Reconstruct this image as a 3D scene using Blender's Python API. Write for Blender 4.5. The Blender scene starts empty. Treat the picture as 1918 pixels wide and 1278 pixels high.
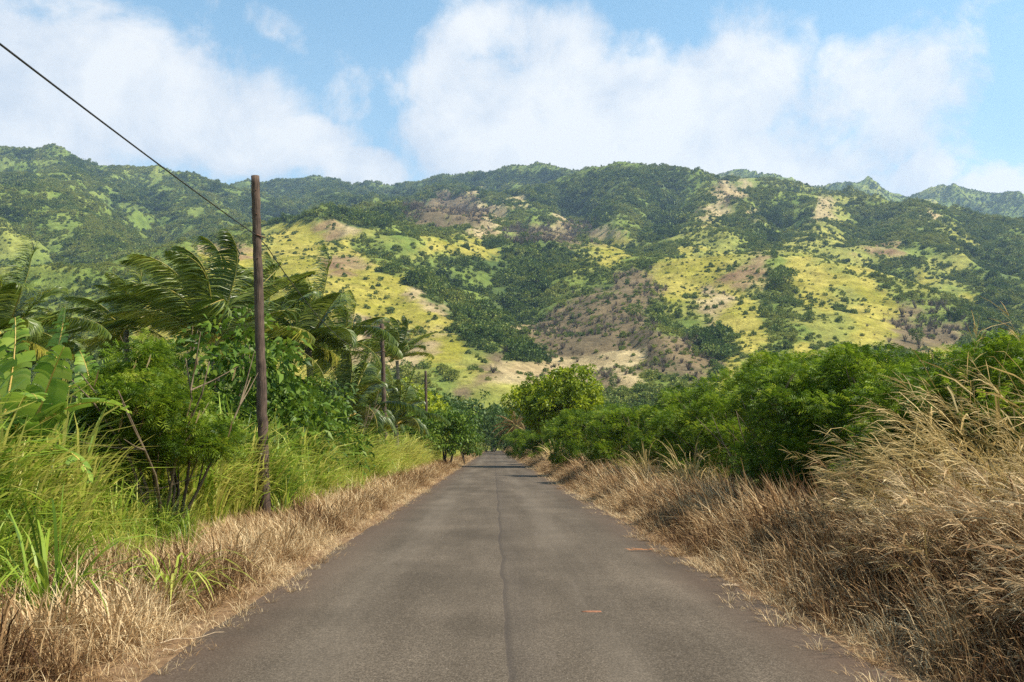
import bpy, math, random
import numpy as np
from mathutils import Matrix, Vector

# ------------------------------------------------------------------ camera
F_PX, CX, CY, CAM_H = 1700.0, 959.0, 639.0, 1.65
PITCH, YAW = math.radians(6.58), math.radians(-1.15)
scene = bpy.context.scene
COL = scene.collection
cam_data = bpy.data.cameras.new('camera'); cam = bpy.data.objects.new('camera', cam_data); COL.objects.link(cam)
cam_data.sensor_width = 36.0; cam_data.lens = F_PX/1918*36.0
cam_data.clip_start = 0.1; cam_data.clip_end = 12000
cam.location = (0, 0, CAM_H)
ROT = Matrix.Rotation(YAW, 3, 'Z') @ Matrix.Rotation(math.pi/2+PITCH, 3, 'X')
cam.rotation_euler = ROT.to_euler()
scene.camera = cam
RM = np.array(ROT)

def P(px, py, d):
    """world point seen at photo pixel (px, py) whose forward distance (Y) is d"""
    v = RM @ np.array([(px-CX)/F_PX, -(py-CY)/F_PX, -1.0])
    return np.array([0, 0, CAM_H]) + v*(d/v[1])
def project(p):
    q = (p-np.array([0, 0, CAM_H])) @ RM
    z = np.minimum(q[..., 2], -1e-3)
    return CX+F_PX*q[..., 0]/-z, CY-F_PX*q[..., 1]/-z

# ------------------------------------------------------------------ light
SUN_EL, SUN_AZ = math.radians(51), math.radians(101)      # azimuth clockwise from +Y (the road's direction)
sun_dir = Vector((math.sin(SUN_AZ)*math.cos(SUN_EL), math.cos(SUN_AZ)*math.cos(SUN_EL), math.sin(SUN_EL)))
sl = bpy.data.lights.new('sun', 'SUN'); sl.energy = 5.0; sl.angle = math.radians(0.5); sl.color = (1.0, 0.93, 0.80)
so = bpy.data.objects.new('sun', sl); COL.objects.link(so); so.rotation_euler = sun_dir.to_track_quat('Z', 'Y').to_euler()
scene.view_settings.view_transform = 'Standard'; scene.view_settings.look = 'None'
scene.view_settings.exposure = 0.9; scene.view_settings.gamma = 1.0
scene.view_settings.use_curve_mapping = False
scene.cycles.use_denoising = False
scene.cycles.use_adaptive_sampling = False; scene.cycles.max_bounces = 6; scene.cycles.transparent_max_bounces = 4
scene.cycles.diffuse_bounces = 3; scene.cycles.volume_bounces = 0

# ------------------------------------------------------------------ node helpers
class NT:
    def __init__(s, nt): s.nt = nt
    def n(s, t, **k):
        x = s.nt.nodes.new(t)
        for a, b in k.items(): setattr(x, a, b)
        return x
    def l(s, a, b): s.nt.links.new(a, b)
    def setin(s, sock, v):
        if hasattr(v, 'is_output') or isinstance(v, bpy.types.NodeSocket): s.l(v, sock)
        else: sock.default_value = v
    def math(s, op, a, b=0.0, c=0.0, clamp=False):
        m = s.n('ShaderNodeMath', operation=op, use_clamp=clamp)
        s.setin(m.inputs[0], a); s.setin(m.inputs[1], b); s.setin(m.inputs[2], c)
        return m.outputs[0]
    def noise(s, vec, scale, detail=3, rough=0.55, dist=0.0):
        x = s.n('ShaderNodeTexNoise'); s.l(vec, x.inputs['Vector'])
        x.inputs['Scale'].default_value = scale; x.inputs['Detail'].default_value = detail
        x.inputs['Roughness'].default_value = rough; x.inputs['Distortion'].default_value = dist
        return x.outputs['Fac']
    def ramp(s, fac, stops, interp='LINEAR'):
        r = s.n('ShaderNodeValToRGB'); s.l(fac, r.inputs[0]); cr = r.color_ramp; cr.interpolation = interp
        while len(cr.elements) < len(stops): cr.elements.new(0.5)
        for e, (p, c) in zip(cr.elements, stops):
            e.position = p; e.color = tuple(c)+(1,) if len(c) == 3 else c
        return r.outputs[0]
    def maprange(s, v, a, b, c=0.0, d=1.0, smooth=True):
        m = s.n('ShaderNodeMapRange', interpolation_type='SMOOTHSTEP' if smooth else 'LINEAR')
        s.setin(m.inputs[0], v)
        for i, x in enumerate((a, b, c, d)): s.setin(m.inputs[i+1], x)
        return m.outputs[0]
    def mix(s, f, a, b, mode='MIX'):
        m = s.n('ShaderNodeMix', data_type='RGBA', blend_type=mode)
        s.setin(m.inputs[0], f)
        for sock, v in ((m.inputs[6], a), (m.inputs[7], b)):
            if isinstance(v, tuple) and len(v) == 3: v = v+(1,)
            s.setin(sock, v)
        return m.outputs[2]

# ------------------------------------------------------------------ sky with clouds
world = bpy.data.worlds.new('World'); scene.world = world; world.use_nodes = True
w = NT(world.node_tree); world.node_tree.nodes.clear()
tc = w.n('ShaderNodeTexCoord').outputs['Generated']
sky = w.n('ShaderNodeTexSky', sky_type='NISHITA', sun_disc=False)
sky.sun_elevation = SUN_EL; sky.sun_rotation = SUN_AZ; sky.altitude = 50; sky.air_density = 1.0; sky.dust_density = 0.6; sky.ozone_density = 1.6
skycol = w.mix(1.0, sky.outputs[0], (0.93, 1.15, 1.03), 'MULTIPLY')
# cloud masses: (photo px, py, half width, half height) turned into directions on the sky
CLOUDS = [(130, 130, 290, 165), (330, 200, 240, 150), (500, 290, 230, 100), (50, 260, 200, 110), (690, 330, 130, 55),
          (940, 90, 190, 110), (860, 150, 130, 110), (1010, 210, 260, 150), (850, 270, 190, 110), (1190, 170, 130, 120),
          (1360, 190, 190, 140), (1620, 150, 150, 100), (1560, 260, 230, 140), (1250, 300, 300, 100), (1700, 320, 85, 60),
          (1860, 360, 110, 50), (490, 15, 60, 30), (740, 160, 70, 40), (1480, 300, 300, 100), (620, 180, 50, 90)]
acc = None
sep = w.n('ShaderNodeSeparateXYZ'); w.l(tc, sep.inputs[0])
warp = w.n('ShaderNodeTexNoise'); w.l(tc, warp.inputs['Vector']); warp.inputs['Scale'].default_value = 7; warp.inputs['Detail'].default_value = 4
wv = w.n('ShaderNodeVectorMath', operation='MULTIPLY_ADD'); w.l(warp.outputs['Color'], wv.inputs[0]); wv.inputs[1].default_value = (0.13,)*3
sub = w.n('ShaderNodeVectorMath', operation='SUBTRACT'); w.l(tc, sub.inputs[0]); sub.inputs[1].default_value = (0.065,)*3
w.l(sub.outputs[0], wv.inputs[2])
for px, py, rx, ry in CLOUDS:
    c = P(px, py, 1000)-np.array([0, 0, CAM_H]); c /= np.linalg.norm(c)
    m = w.n('ShaderNodeMapping', vector_type='POINT'); w.l(wv.outputs[0], m.inputs['Vector'])
    sx, sz = F_PX/rx, F_PX/ry
    m.inputs['Scale'].default_value = (sx, 3.0, sz); m.inputs['Location'].default_value = (-c[0]*sx, -c[1]*3.0, -c[2]*sz)
    ln = w.n('ShaderNodeVectorMath', operation='LENGTH'); w.l(m.outputs[0], ln.inputs[0])
    v = w.maprange(ln.outputs['Value'], 1.45, 0.15, 0.0, 0.42 if rx < 80 else 1.0)
    acc = v if acc is None else w.math('MAXIMUM', acc, v)
fine = w.noise(tc, 8.5, 11, 0.62, 0.25)
big = w.noise(tc, 3.2, 5, 0.55)
back = w.math('MULTIPLY', w.maprange(sep.outputs[1], 0.75, 0.3), w.maprange(big, 0.52, 0.70))    # clouds over the rest of the sky
acc = w.math('MAXIMUM', acc, back)
dens = w.math('ADD', acc, w.math('MULTIPLY', w.math('SUBTRACT', fine, 0.5), 2.3))
alpha = w.maprange(dens, 0.16, 0.80)
alpha = w.math('MULTIPLY', alpha, 0.96)
veil = w.math('MULTIPLY', w.maprange(sep.outputs[2], 0.50, 0.12), 0.42)       # thin high haze low in the sky
alpha = w.math('MAXIMUM', alpha, veil)
shade = w.noise(tc, 9, 6, 0.6, 0.2)
shade2 = w.math('ADD', w.math('MULTIPLY', dens, 0.28), w.math('MULTIPLY', shade, 1.35))
cloudcol = w.ramp(shade2, [(0.52, (0.60, 0.69, 0.82)), (0.76, (0.80, 0.845, 0.91)), (1.0, (1.0, 1.0, 1.0))])
bg1 = w.n('ShaderNodeBackground'); w.l(skycol, bg1.inputs[0]); bg1.inputs[1].default_value = 0.116
bg2 = w.n('ShaderNodeBackground'); w.l(cloudcol, bg2.inputs[0]); bg2.inputs[1].default_value = 0.545
mx = w.n('ShaderNodeMixShader'); w.l(alpha, mx.inputs[0]); w.l(bg1.outputs[0], mx.inputs[1]); w.l(bg2.outputs[0], mx.inputs[2])
out = w.n('ShaderNodeOutputWorld'); w.l(mx.outputs[0], out.inputs[0])
world.cycles.sampling_method = 'MANUAL'; world.cycles.sample_map_resolution = 512

# ------------------------------------------------------------------ materials
def new_mat(name):
    m = bpy.data.materials.new(name); m.use_nodes = True; m.node_tree.nodes.clear()
    return m, NT(m.node_tree)
def finish(t, col, rough=0.8, spec=0.2, bump=None, bstr=0.3, bdist=0.02, translucent=0.0, tcol=None):
    p = t.n('ShaderNodeBsdfPrincipled'); t.setin(p.inputs['Base Color'], col if not isinstance(col, tuple) else col+(1,))
    t.setin(p.inputs['Roughness'], rough); p.inputs['Specular IOR Level'].default_value = spec
    if bump is not None:
        b = t.n('ShaderNodeBump'); t.l(bump, b.inputs['Height']); b.inputs['Strength'].default_value = bstr
        b.inputs['Distance'].default_value = bdist; t.l(b.outputs[0], p.inputs['Normal'])
    o = t.n('ShaderNodeOutputMaterial'); sh = p.outputs[0]
    if translucent:
        tr = t.n('ShaderNodeBsdfTranslucent'); t.setin(tr.inputs[0], tcol if tcol is not None else col)
        mx = t.n('ShaderNodeMixShader'); mx.inputs[0].default_value = translucent
        t.l(sh, mx.inputs[1]); t.l(tr.outputs[0], mx.inputs[2]); sh = mx.outputs[0]
    t.l(sh, o.inputs[0])
def leaf_mat(name, stops, rough=0.5, spec=0.3, trans=0.35, rnd=0.16):
    m, t = new_mat(name)
    a = t.n('ShaderNodeAttribute', attribute_name='tint', attribute_type='GEOMETRY')
    b = t.n('ShaderNodeAttribute', attribute_name='itint', attribute_type='INSTANCER')
    oi = t.n('ShaderNodeObjectInfo')
    r = t.math('MULTIPLY', t.math('SUBTRACT', oi.outputs['Random'], 0.5), rnd)
    f = t.math('ADD', t.math('ADD', a.outputs['Fac'], b.outputs['Fac']), r, clamp=True)
    col = t.ramp(f, [(i/(len(stops)-1), c) for i, c in enumerate(stops)])
    finish(t, col, rough, spec, translucent=trans)
    return m
M = {}
M['guinea'] = leaf_mat('green_grass_blade', [(0.045, 0.09, 0.010), (0.16, 0.26, 0.022), (0.31, 0.40, 0.04), (0.52, 0.48, 0.11)], 0.45, 0.35, 0.4)
M['straw'] = leaf_mat('dry_grass_blade', [(0.055, 0.024, 0.010), (0.22, 0.118, 0.050), (0.44, 0.285, 0.135), (0.68, 0.52, 0.30)], 0.7, 0.15, 0.25)
M['stalk'] = leaf_mat('tall_dry_stalk', [(0.05, 0.038, 0.012), (0.20, 0.145, 0.040), (0.39, 0.27, 0.095), (0.60, 0.44, 0.19)], 0.6, 0.2, 0.3)
M['feather'] = leaf_mat('feathery_leaf', [(0.018, 0.042, 0.005), (0.075, 0.132, 0.009), (0.18, 0.26, 0.016), (0.34, 0.36, 0.035)], 0.5, 0.22, 0.45)
M['broad'] = leaf_mat('broad_leaf', [(0.022, 0.052, 0.007), (0.06, 0.115, 0.011), (0.12, 0.19, 0.016), (0.23, 0.28, 0.03)], 0.5, 0.22, 0.32)
M['lime'] = leaf_mat('lime_leaf', [(0.055, 0.085, 0.007), (0.16, 0.215, 0.012), (0.31, 0.36, 0.016), (0.46, 0.46, 0.03)], 0.45, 0.3, 0.4)
M['canopy'] = leaf_mat('canopy_leaf', [(0.018, 0.042, 0.010), (0.04, 0.08, 0.015), (0.07, 0.12, 0.022), (0.13, 0.16, 0.035)], 0.55, 0.25, 0.25)
M['frond'] = leaf_mat('palm_leaflet', [(0.028, 0.052, 0.008), (0.085, 0.125, 0.014), (0.19, 0.22, 0.026), (0.42, 0.36, 0.06)], 0.38, 0.4, 0.3)
M['dryfrond'] = leaf_mat('dry_palm_leaflet', [(0.10, 0.06, 0.025), (0.20, 0.13, 0.05), (0.33, 0.22, 0.09), (0.45, 0.33, 0.16)], 0.6, 0.2, 0.25)
M['rachis'] = leaf_mat('palm_rachis', [(0.10, 0.11, 0.02), (0.28, 0.25, 0.05), (0.42, 0.32, 0.07), (0.50, 0.28, 0.06)], 0.45, 0.4, 0.0)
M['banana'] = leaf_mat('banana_leaf', [(0.05, 0.11, 0.013), (0.13, 0.23, 0.025), (0.27, 0.37, 0.045), (0.40, 0.42, 0.10)], 0.5, 0.35, 0.4)
M['hilltree'] = leaf_mat('hillside_tree_leaf', [(0.026, 0.050, 0.010), (0.064, 0.104, 0.016), (0.125, 0.168, 0.024), (0.24, 0.25, 0.045)], 0.6, 0.15, 0.2)
M['hilldead'] = leaf_mat('bare_grey_twigs', [(0.06, 0.045, 0.035), (0.11, 0.08, 0.06), (0.16, 0.12, 0.09), (0.22, 0.17, 0.12)], 0.8, 0.1, 0.0)

def bark_mat(name, c1, c2, scale=6, zs=0.15):
    m, t = new_mat(name); o = t.n('ShaderNodeTexCoord').outputs['Object']
    mp = t.n('ShaderNodeMapping'); t.l(o, mp.inputs[0]); mp.inputs['Scale'].default_value = (1, 1, zs)
    n1 = t.noise(mp.outputs[0], scale*4, 6, 0.65); n2 = t.noise(o, scale*0.3, 4)
    f = t.math('ADD', t.math('MULTIPLY', n1, 0.65), t.math('MULTIPLY', n2, 0.35))
    finish(t, t.ramp(f, [(0.36, c1), (0.64, c2)]), 0.85, 0.2, n1, 0.7, 0.015)
    return m
M['bark'] = bark_mat('bark', (0.05, 0.035, 0.022), (0.17, 0.13, 0.09))
M['stem'] = bark_mat('shrub_stem', (0.07, 0.045, 0.025), (0.20, 0.15, 0.09), 14)
M['palmtrunk'] = bark_mat('palm_trunk', (0.07, 0.055, 0.04), (0.22, 0.18, 0.13), 8, 3.0)
M['bananastem'] = bark_mat('banana_stem', (0.10, 0.09, 0.03), (0.26, 0.17, 0.10), 8)
M['pole'] = bark_mat('creosoted_timber', (0.014, 0.010, 0.008), (0.15, 0.098, 0.070), 14, 0.05)
def plain(name, c, rough=0.6, spec=0.3, metal=0.0):
    m, t = new_mat(name); o = t.n('ShaderNodeTexCoord').outputs['Object']; n = t.noise(o, 60, 4)
    col = t.ramp(n, [(0.3, tuple(x*0.75 for x in c)), (0.7, tuple(min(1, x*1.15) for x in c))])
    finish(t, col, rough, spec)
    return m
M['wire'] = plain('black_cable', (0.03, 0.026, 0.024), 0.5)
M['white'] = plain('white_enamel', (0.75, 0.75, 0.72), 0.4)
M['iron'] = plain('rusty_iron', (0.14, 0.07, 0.04), 0.7)
M['paint'] = plain('orange_road_paint', (0.27, 0.115, 0.06), 0.8)
M['deadleaf'] = plain('dead_orange_leaf', (0.34, 0.15, 0.06), 0.8)
M['twig'] = plain('pale_twig', (0.40, 0.29, 0.18), 0.8)

# ------------------------------------------------------------------ numpy helpers
rng = np.random.default_rng(7)
def hash2(ix, iy, seed):
    h = (ix.astype(np.int64)*374761393+iy.astype(np.int64)*668265263+seed*974634777) & 0xffffffff
    h = ((h ^ (h >> 13))*1274126177) & 0xffffffff
    return ((h ^ (h >> 16)) & 0xffff)/65535.0
def vnoise(x, y, seed=0):
    ix, iy = np.floor(x), np.floor(y); fx, fy = x-ix, y-iy
    fx = fx*fx*(3-2*fx); fy = fy*fy*(3-2*fy)
    a, b = hash2(ix, iy, seed), hash2(ix+1, iy, seed); c, d = hash2(ix, iy+1, seed), hash2(ix+1, iy+1, seed)
    return (a+(b-a)*fx)+((c+(d-c)*fx)-(a+(b-a)*fx))*fy
def fbm(x, y, oct=4, seed=0, gain=0.5):
    s, a, n = 0, 1.0, 0
    for o in range(oct):
        s = s+a*vnoise(x*2**o+o*17.3, y*2**o+o*9.1, seed+o); n += a; a *= gain
    return s/n
def nrm(v): return v/np.maximum(np.linalg.norm(v, axis=-1, keepdims=True), 1e-9)

class MB:
    """collects quads and tubes, builds ONE mesh"""
    def __init__(s): s.v, s.f, s.t, s.n = [], [], [], 0
    def add(s, verts, faces, tint=0.5):
        verts = np.asarray(verts, dtype=np.float32).reshape(-1, 3); faces = np.asarray(faces, dtype=np.int64).reshape(-1, 4)
        s.v.append(verts); s.f.append(faces+s.n)
        s.t.append(np.broadcast_to(np.asarray(tint, dtype=np.float32), (len(verts),)).copy() if np.ndim(tint) <= 1 else tint)
        s.n += len(verts); return s
    def strips(s, path, width, side, tint):
        """path (N,S,3), width (N,S), side (N,S,3) or (N,1,3), tint (N,)"""
        N, S, _ = path.shape
        if N == 0: return s
        off = nrm(np.broadcast_to(side, path.shape))*width[..., None]*0.5
        v = np.stack([path-off, path+off], axis=2).reshape(-1, 3)
        b = (np.arange(N)*S*2)[:, None]+(np.arange(S-1)*2)[None, :]
        f = np.stack([b, b+1, b+3, b+2], axis=-1).reshape(-1, 4)
        return s.add(v, f, np.repeat(tint, S*2))
    def tube(s, pts, rad, n=8, tint=0.5, cap=True):
        pts = np.asarray(pts, float); S = len(pts); rad = np.broadcast_to(rad, (S,))
        d = nrm(np.gradient(pts, axis=0)); ref = np.array([0, 0, 1.0]) if abs(d[0][2]) < 0.9 else np.array([1.0, 0, 0])
        a = nrm(np.cross(d, ref)); b = np.cross(d, a); th = np.arange(n)*2*np.pi/n
        ring = pts[:, None]+rad[:, None, None]*(a[:, None]*np.cos(th)[None, :, None]+b[:, None]*np.sin(th)[None, :, None])
        i = np.arange(S-1)[:, None]*n; j = np.arange(n)[None, :]; k = (j+1) % n
        f = np.stack([i+j, i+k, i+n+k, i+n+j], -1).reshape(-1, 4)
        v = ring.reshape(-1, 3)
        if cap and n % 2 == 0:
            for base in (0, (S-1)*n):
                q = [[base, base+t, base+t+1, base+t+2] for t in range(1, n-2, 2)]
                f = np.concatenate([f, np.array(q)])
        return s.add(v, f, tint)
    def mesh(s, name, mat, smooth=False):
        v = np.concatenate(s.v); f = np.concatenate(s.f); t = np.concatenate(s.t)
        me = bpy.data.meshes.new(name)
        me.vertices.add(len(v)); me.vertices.foreach_set('co', v.astype(np.float32).ravel())
        me.loops.add(f.size); me.loops.foreach_set('vertex_index', f.astype(np.int32).ravel())
        me.polygons.add(len(f)); me.polygons.foreach_set('loop_start', (np.arange(len(f))*4).astype(np.int32))
        me.update(calc_edges=True)
        if smooth: me.polygons.foreach_set('use_smooth', np.ones(len(f), dtype=bool))
        at = me.attributes.new('tint', 'FLOAT', 'POINT'); at.data.foreach_set('value', np.clip(t, 0, 1).astype(np.float32))
        me.materials.append(mat); return me
    def build(s, name, mat, parent=None, smooth=False):
        o = bpy.data.objects.new(name, s.mesh(name, mat, smooth)); COL.objects.link(o)
        if parent is not None: o.parent = parent
        return o
def tag(o, label=None, cat=None, group=None, kind=None):
    if label: o['label'] = label
    if cat: o['category'] = cat
    if group: o['group'] = group
    if kind: o['kind'] = kind
    return o
def empty(name, loc=(0, 0, 0), rz=0):
    o = bpy.data.objects.new(name, None); COL.objects.link(o); o.location = tuple(float(a) for a in loc); o.rotation_euler.z = rz
    o.empty_display_size = 0.2
    return o
def copy_tree(o, parent=None):
    c = o.copy(); COL.objects.link(c); c.parent = parent
    for ch in [x for x in bpy.data.objects if x.parent == o]: copy_tree(ch, c)
    return c
KIDS = {}
def use(proto, loc, rz=0.0, s=1.0, label=None, group=None, used=set()):
    """first use moves the proto itself, later uses copy it with its parts"""
    if proto.name in used: o = copy_tree(proto)
    else: o = proto; used.add(proto.name)
    o.location = tuple(float(a) for a in loc); o.rotation_euler = (0, 0, rz); o.scale = (s, s, s) if np.isscalar(s) else s
    if label: o['label'] = label
    if group: o['group'] = group
    elif 'group' in o: del o['group']
    return o

def scatter(name, pts, rot, scl, idx, itint, variants, label=None, cat=None):
    """ONE stuff object: points carrying instances of the variant meshes"""
    vc = bpy.data.collections.new(name+'_kinds')
    for i, me in enumerate(variants):
        vo = bpy.data.objects.new('%s_kind_%02d' % (name, i), me); vc.objects.link(vo)
    me = bpy.data.meshes.new(name); n = len(pts)
    me.vertices.add(n); me.vertices.foreach_set('co', np.asarray(pts, np.float32).ravel())
    for an, ty, val in (('rot', 'FLOAT_VECTOR', rot), ('scl', 'FLOAT_VECTOR', scl)):
        a = me.attributes.new(an, ty, 'POINT'); a.data.foreach_set('vector', np.asarray(val, np.float32).ravel())
    a = me.attributes.new('pick', 'INT', 'POINT'); a.data.foreach_set('value', np.asarray(idx, np.int32))
    a = me.attributes.new('itint', 'FLOAT', 'POINT'); a.data.foreach_set('value', np.asarray(itint, np.float32))
    o = bpy.data.objects.new(name, me); COL.objects.link(o)
    g = bpy.data.node_groups.new(name+'_scatter', 'GeometryNodeTree')
    g.interface.new_socket('Geometry', in_out='INPUT', socket_type='NodeSocketGeometry')
    g.interface.new_socket('Geometry', in_out='OUTPUT', socket_type='NodeSocketGeometry')
    N = g.nodes.new; L = g.links.new
    gi, go = N('NodeGroupInput'), N('NodeGroupOutput'); ip = N('GeometryNodeInstanceOnPoints')
    ci = N('GeometryNodeCollectionInfo'); ci.inputs['Collection'].default_value = vc
    ci.inputs['Separate Children'].default_value = True; ci.inputs['Reset Children'].default_value = True
    L(gi.outputs[0], ip.inputs['Points']); L(ci.outputs[0], ip.inputs['Instance']); ip.inputs['Pick Instance'].default_value = True
    for an, ty, sock in (('pick', 'INT', 'Instance Index'), ('scl', 'FLOAT_VECTOR', 'Scale')):
        na = N('GeometryNodeInputNamedAttribute'); na.data_type = ty; na.inputs['Name'].default_value = an
        L(na.outputs['Attribute'], ip.inputs[sock])
    na = N('GeometryNodeInputNamedAttribute'); na.data_type = 'FLOAT_VECTOR'; na.inputs['Name'].default_value = 'rot'
    er = N('FunctionNodeEulerToRotation'); L(na.outputs['Attribute'], er.inputs[0]); L(er.outputs[0], ip.inputs['Rotation'])
    L(ip.outputs[0], go.inputs[0])
    md = o.modifiers.new('scatter', 'NODES'); md.node_group = g
    return tag(o, label, cat, kind='stuff')

# ------------------------------------------------------------------ hills
# crest lines read off the place: (slope, [(photo px, py, forward distance m), ...])
RIDGES = [
 (0.80, [(-300, 310, 2500), (-120, 291, 2500), (0, 283, 2500), (110, 282, 2500), (175, 309, 2500), (290, 306, 2450), (355, 329, 2400), (460, 352, 2350), (520, 380, 2300)]),
 (0.68, [(-200, 380, 1500), (0, 366, 1500), (90, 362, 1500), (150, 395, 1350), (230, 460, 1180), (300, 540, 1000)]),
 (0.68, [(90, 362, 1500), (130, 300, 2300)]),
 (0.68, [(340, 345, 2300), (380, 380, 1900), (430, 430, 1500), (480, 480, 1250), (520, 540, 1050)]),
 (0.75, [(215, 320, 2400), (190, 345, 2000), (170, 380, 1700)]),
 (0.72, [(470, 350, 3200), (530, 335, 3200), (600, 336, 3200), (680, 349, 3100), (760, 344, 3000), (830, 329, 2900), (925, 322, 2800), (960, 306, 2750), (1015, 306, 2700), (1050, 332, 2700), (1150, 350, 2700)]),
 (0.68, [(600, 336, 3200), (640, 372, 2300), (690, 374, 2000), (760, 380, 1900), (800, 375, 1900)]),
 (0.68, [(830, 329, 2900), (860, 360, 2200), (940, 362, 1850), (990, 385, 1600), (1060, 420, 1450)]),
 (0.85, [(1035, 350, 1900), (1065, 328, 1950), (1110, 315, 1950), (1165, 310, 1950), (1230, 320, 1950), (1300, 325, 1950), (1345, 338, 1900), (1440, 342, 1850), (1500, 350, 1900)]),
 (0.70, [(1165, 305, 1950), (1180, 370, 1600), (1150, 420, 1350)]),
 (0.75, [(1300, 345, 3300), (1350, 325, 3400), (1382, 315, 3400), (1415, 331, 3400), (1500, 348, 3400), (1590, 346, 3400), (1622, 341, 3400), (1660, 362, 3400), (1700, 371, 3400), (1740, 354, 3400), (1782, 347, 3400), (1830, 360, 3400), (1918, 388, 3400), (2200, 440, 3400)]),
 (0.82, [(1330, 360, 1500), (1420, 359, 1550), (1500, 361, 1600), (1600, 364, 1600), (1680, 382, 1600), (1750, 399, 1500), (1850, 420, 1400), (1918, 436, 1350), (2150, 470, 1250)]),
 (0.68, [(1335, 352, 1500), (1320, 400, 1300), (1290, 440, 1150), (1220, 480, 950)]),
 (0.68, [(1530, 370, 1500), (1525, 430, 1200), (1450, 478, 980)]),
 (0.62, [(1700, 375, 1550), (1690, 430, 1250), (1640, 458, 1080), (1560, 466, 1060)]),
 (0.60, [(1690, 470, 1060), (1760, 520, 950), (1840, 590, 780)]),
 (0.62, [(1850, 408, 1400), (1900, 500, 1050), (1960, 560, 800)]),
 (0.62, [(1150, 490, 900), (1230, 487, 880), (1300, 484, 860), (1400, 482, 820), (1480, 488, 800), (1560, 500, 780), (1620, 525, 750), (1665, 556, 700), (1730, 610, 620), (1790, 665, 520)]),
 (0.52, [(1190, 487, 890), (1165, 540, 750), (1190, 610, 600), (1230, 680, 470)]),
 (0.56, [(1390, 482, 820), (1360, 560, 680), (1400, 640, 540), (1420, 700, 440)]),
 (0.56, [(1530, 500, 780), (1545, 590, 620), (1570, 660, 500)]),
 (0.62, [(120, 610, 800), (230, 540, 830), (350, 470, 850), (450, 452, 850), (545, 455, 830), (620, 462, 800), (685, 478, 750), (740, 522, 670), (800, 570, 590), (845, 620, 520), (880, 680, 430)]),
 (0.58, [(540, 455, 830), (600, 520, 640), (650, 600, 520)]),
 (0.60, [(430, 445, 1050), (480, 425, 1050), (550, 414, 1050), (640, 415, 1050), (700, 425, 1050), (760, 440, 1050)]),
 (0.55, [(700, 425, 1050), (800, 440, 1150), (920, 441, 1150), (1000, 440, 1150), (1100, 452, 1100), (1160, 485, 920)]),
 (0.60, [(740, 402, 1350), (800, 395, 1350), (850, 396, 1330), (900, 424, 1250)]),
 (0.50, [(800, 440, 1150), (830, 500, 950), (870, 560, 800)]),
 (0.50, [(1000, 440, 1150), (1000, 500, 950), (960, 560, 820)]),
]
NC, NR = 820, 470
tans = np.linspace(-0.80, 0.82, NC); rr = 290*np.exp(np.linspace(0, 1, NR)*math.log(4200/290))
GX = (rr[:, None]*tans[None, :]).astype(np.float32); GY = np.broadcast_to(rr[:, None], GX.shape).astype(np.float32)
wx = GX+40*(fbm(GX/160, GY/160, 3, 11)-0.5); wy = GY+40*(fbm(GX/160, GY/160, 3, 21)-0.5)
apron = np.where(GY < 1600, 0.165*(GY-300), 0.165*1300+0.05*(GY-1600))
apron = apron+(fbm(GX/90, GY/90, 4, 5)-0.5)*np.clip((GY-300)/20, 0, 14)
DMIN = np.full(GX.shape, 1e5, np.float32); KS = 6.0; accz = np.exp(np.clip(apron/KS, -50, 80)-60)
mxz = apron.copy(); summ = []
for ri, (slope, pts) in enumerate(RIDGES):
    W3 = np.array([P(*p) for p in pts]); t0 = 0.0
    best = np.full(GX.shape, -1e4, np.float32)
    for a, b in zip(W3[:-1], W3[1:]):
        ab = b[:2]-a[:2]; L2 = float(ab@ab); L = math.sqrt(L2)
        t = np.clip(((GX-a[0])*ab[0]+(GY-a[1])*ab[1])/L2, 0, 1)
        dx, dy = GX-(a[0]+t*ab[0]), GY-(a[1]+t*ab[1]); dd = np.sqrt(dx*dx+dy*dy)
        side = (dx*ab[1]-dy*ab[0])/L/90
        arc = (t0+t*L)
        sp = vnoise(arc/75+side+dd/420, dd/300+ri*7.3, 31+ri)*0.6+vnoise(arc/30+side*2.1+dd/200, dd/120, 61+ri)*0.4
        s = slope*(0.58+0.90*sp)
        rw = 30.0 if a[1] > 1300 else 45.0
        z = a[2]+t*(b[2]-a[2])-s*(np.sqrt(dd*dd+rw*rw)-rw)
        best = np.maximum(best, z); t0 += L; DMIN = np.minimum(DMIN, dd)
    summ.append(best)
A = np.stack([apron.astype(np.float32)]+summ); mz = A.max(0)
GZ = mz+KS*np.log(np.exp((A-mz)/KS).sum(0))-1.5
rough = (fbm(GX/70, GY/70, 5, 77, 0.55)-0.5)
GZ = GZ+rough*np.clip((GY-330)/60, 0, 1)*np.clip(GY/55, 0, 34)
gx2 = GX+90*(fbm(GX/210, GY/210, 3, 41)-0.5); gy2 = GY+90*(fbm(GX/210, GY/210, 3, 43)-0.5)
gul = np.where(GY > 950, 1.5, 1.1)*34*(np.abs(2*vnoise(gx2/150, gy2/330, 51)-1)-0.4)+20*(np.abs(2*vnoise(gx2/62+5, gy2/120, 53)-1)-0.4)+7*(np.abs(2*vnoise(gx2/26, gy2/40, 57)-1)-0.4)
GZ = GZ-gul*np.clip(DMIN/110, 0.12, 1)*np.clip((GY-360)/350, 0, 1)*np.clip(GY/1300+0.35, 0, 1.5)
GZ = np.where(GY < 330, np.minimum(GZ, (GY-318)*0.45), GZ)
HILL = np.stack([GX, GY, GZ], -1).astype(np.float64)
del A, summ

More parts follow.
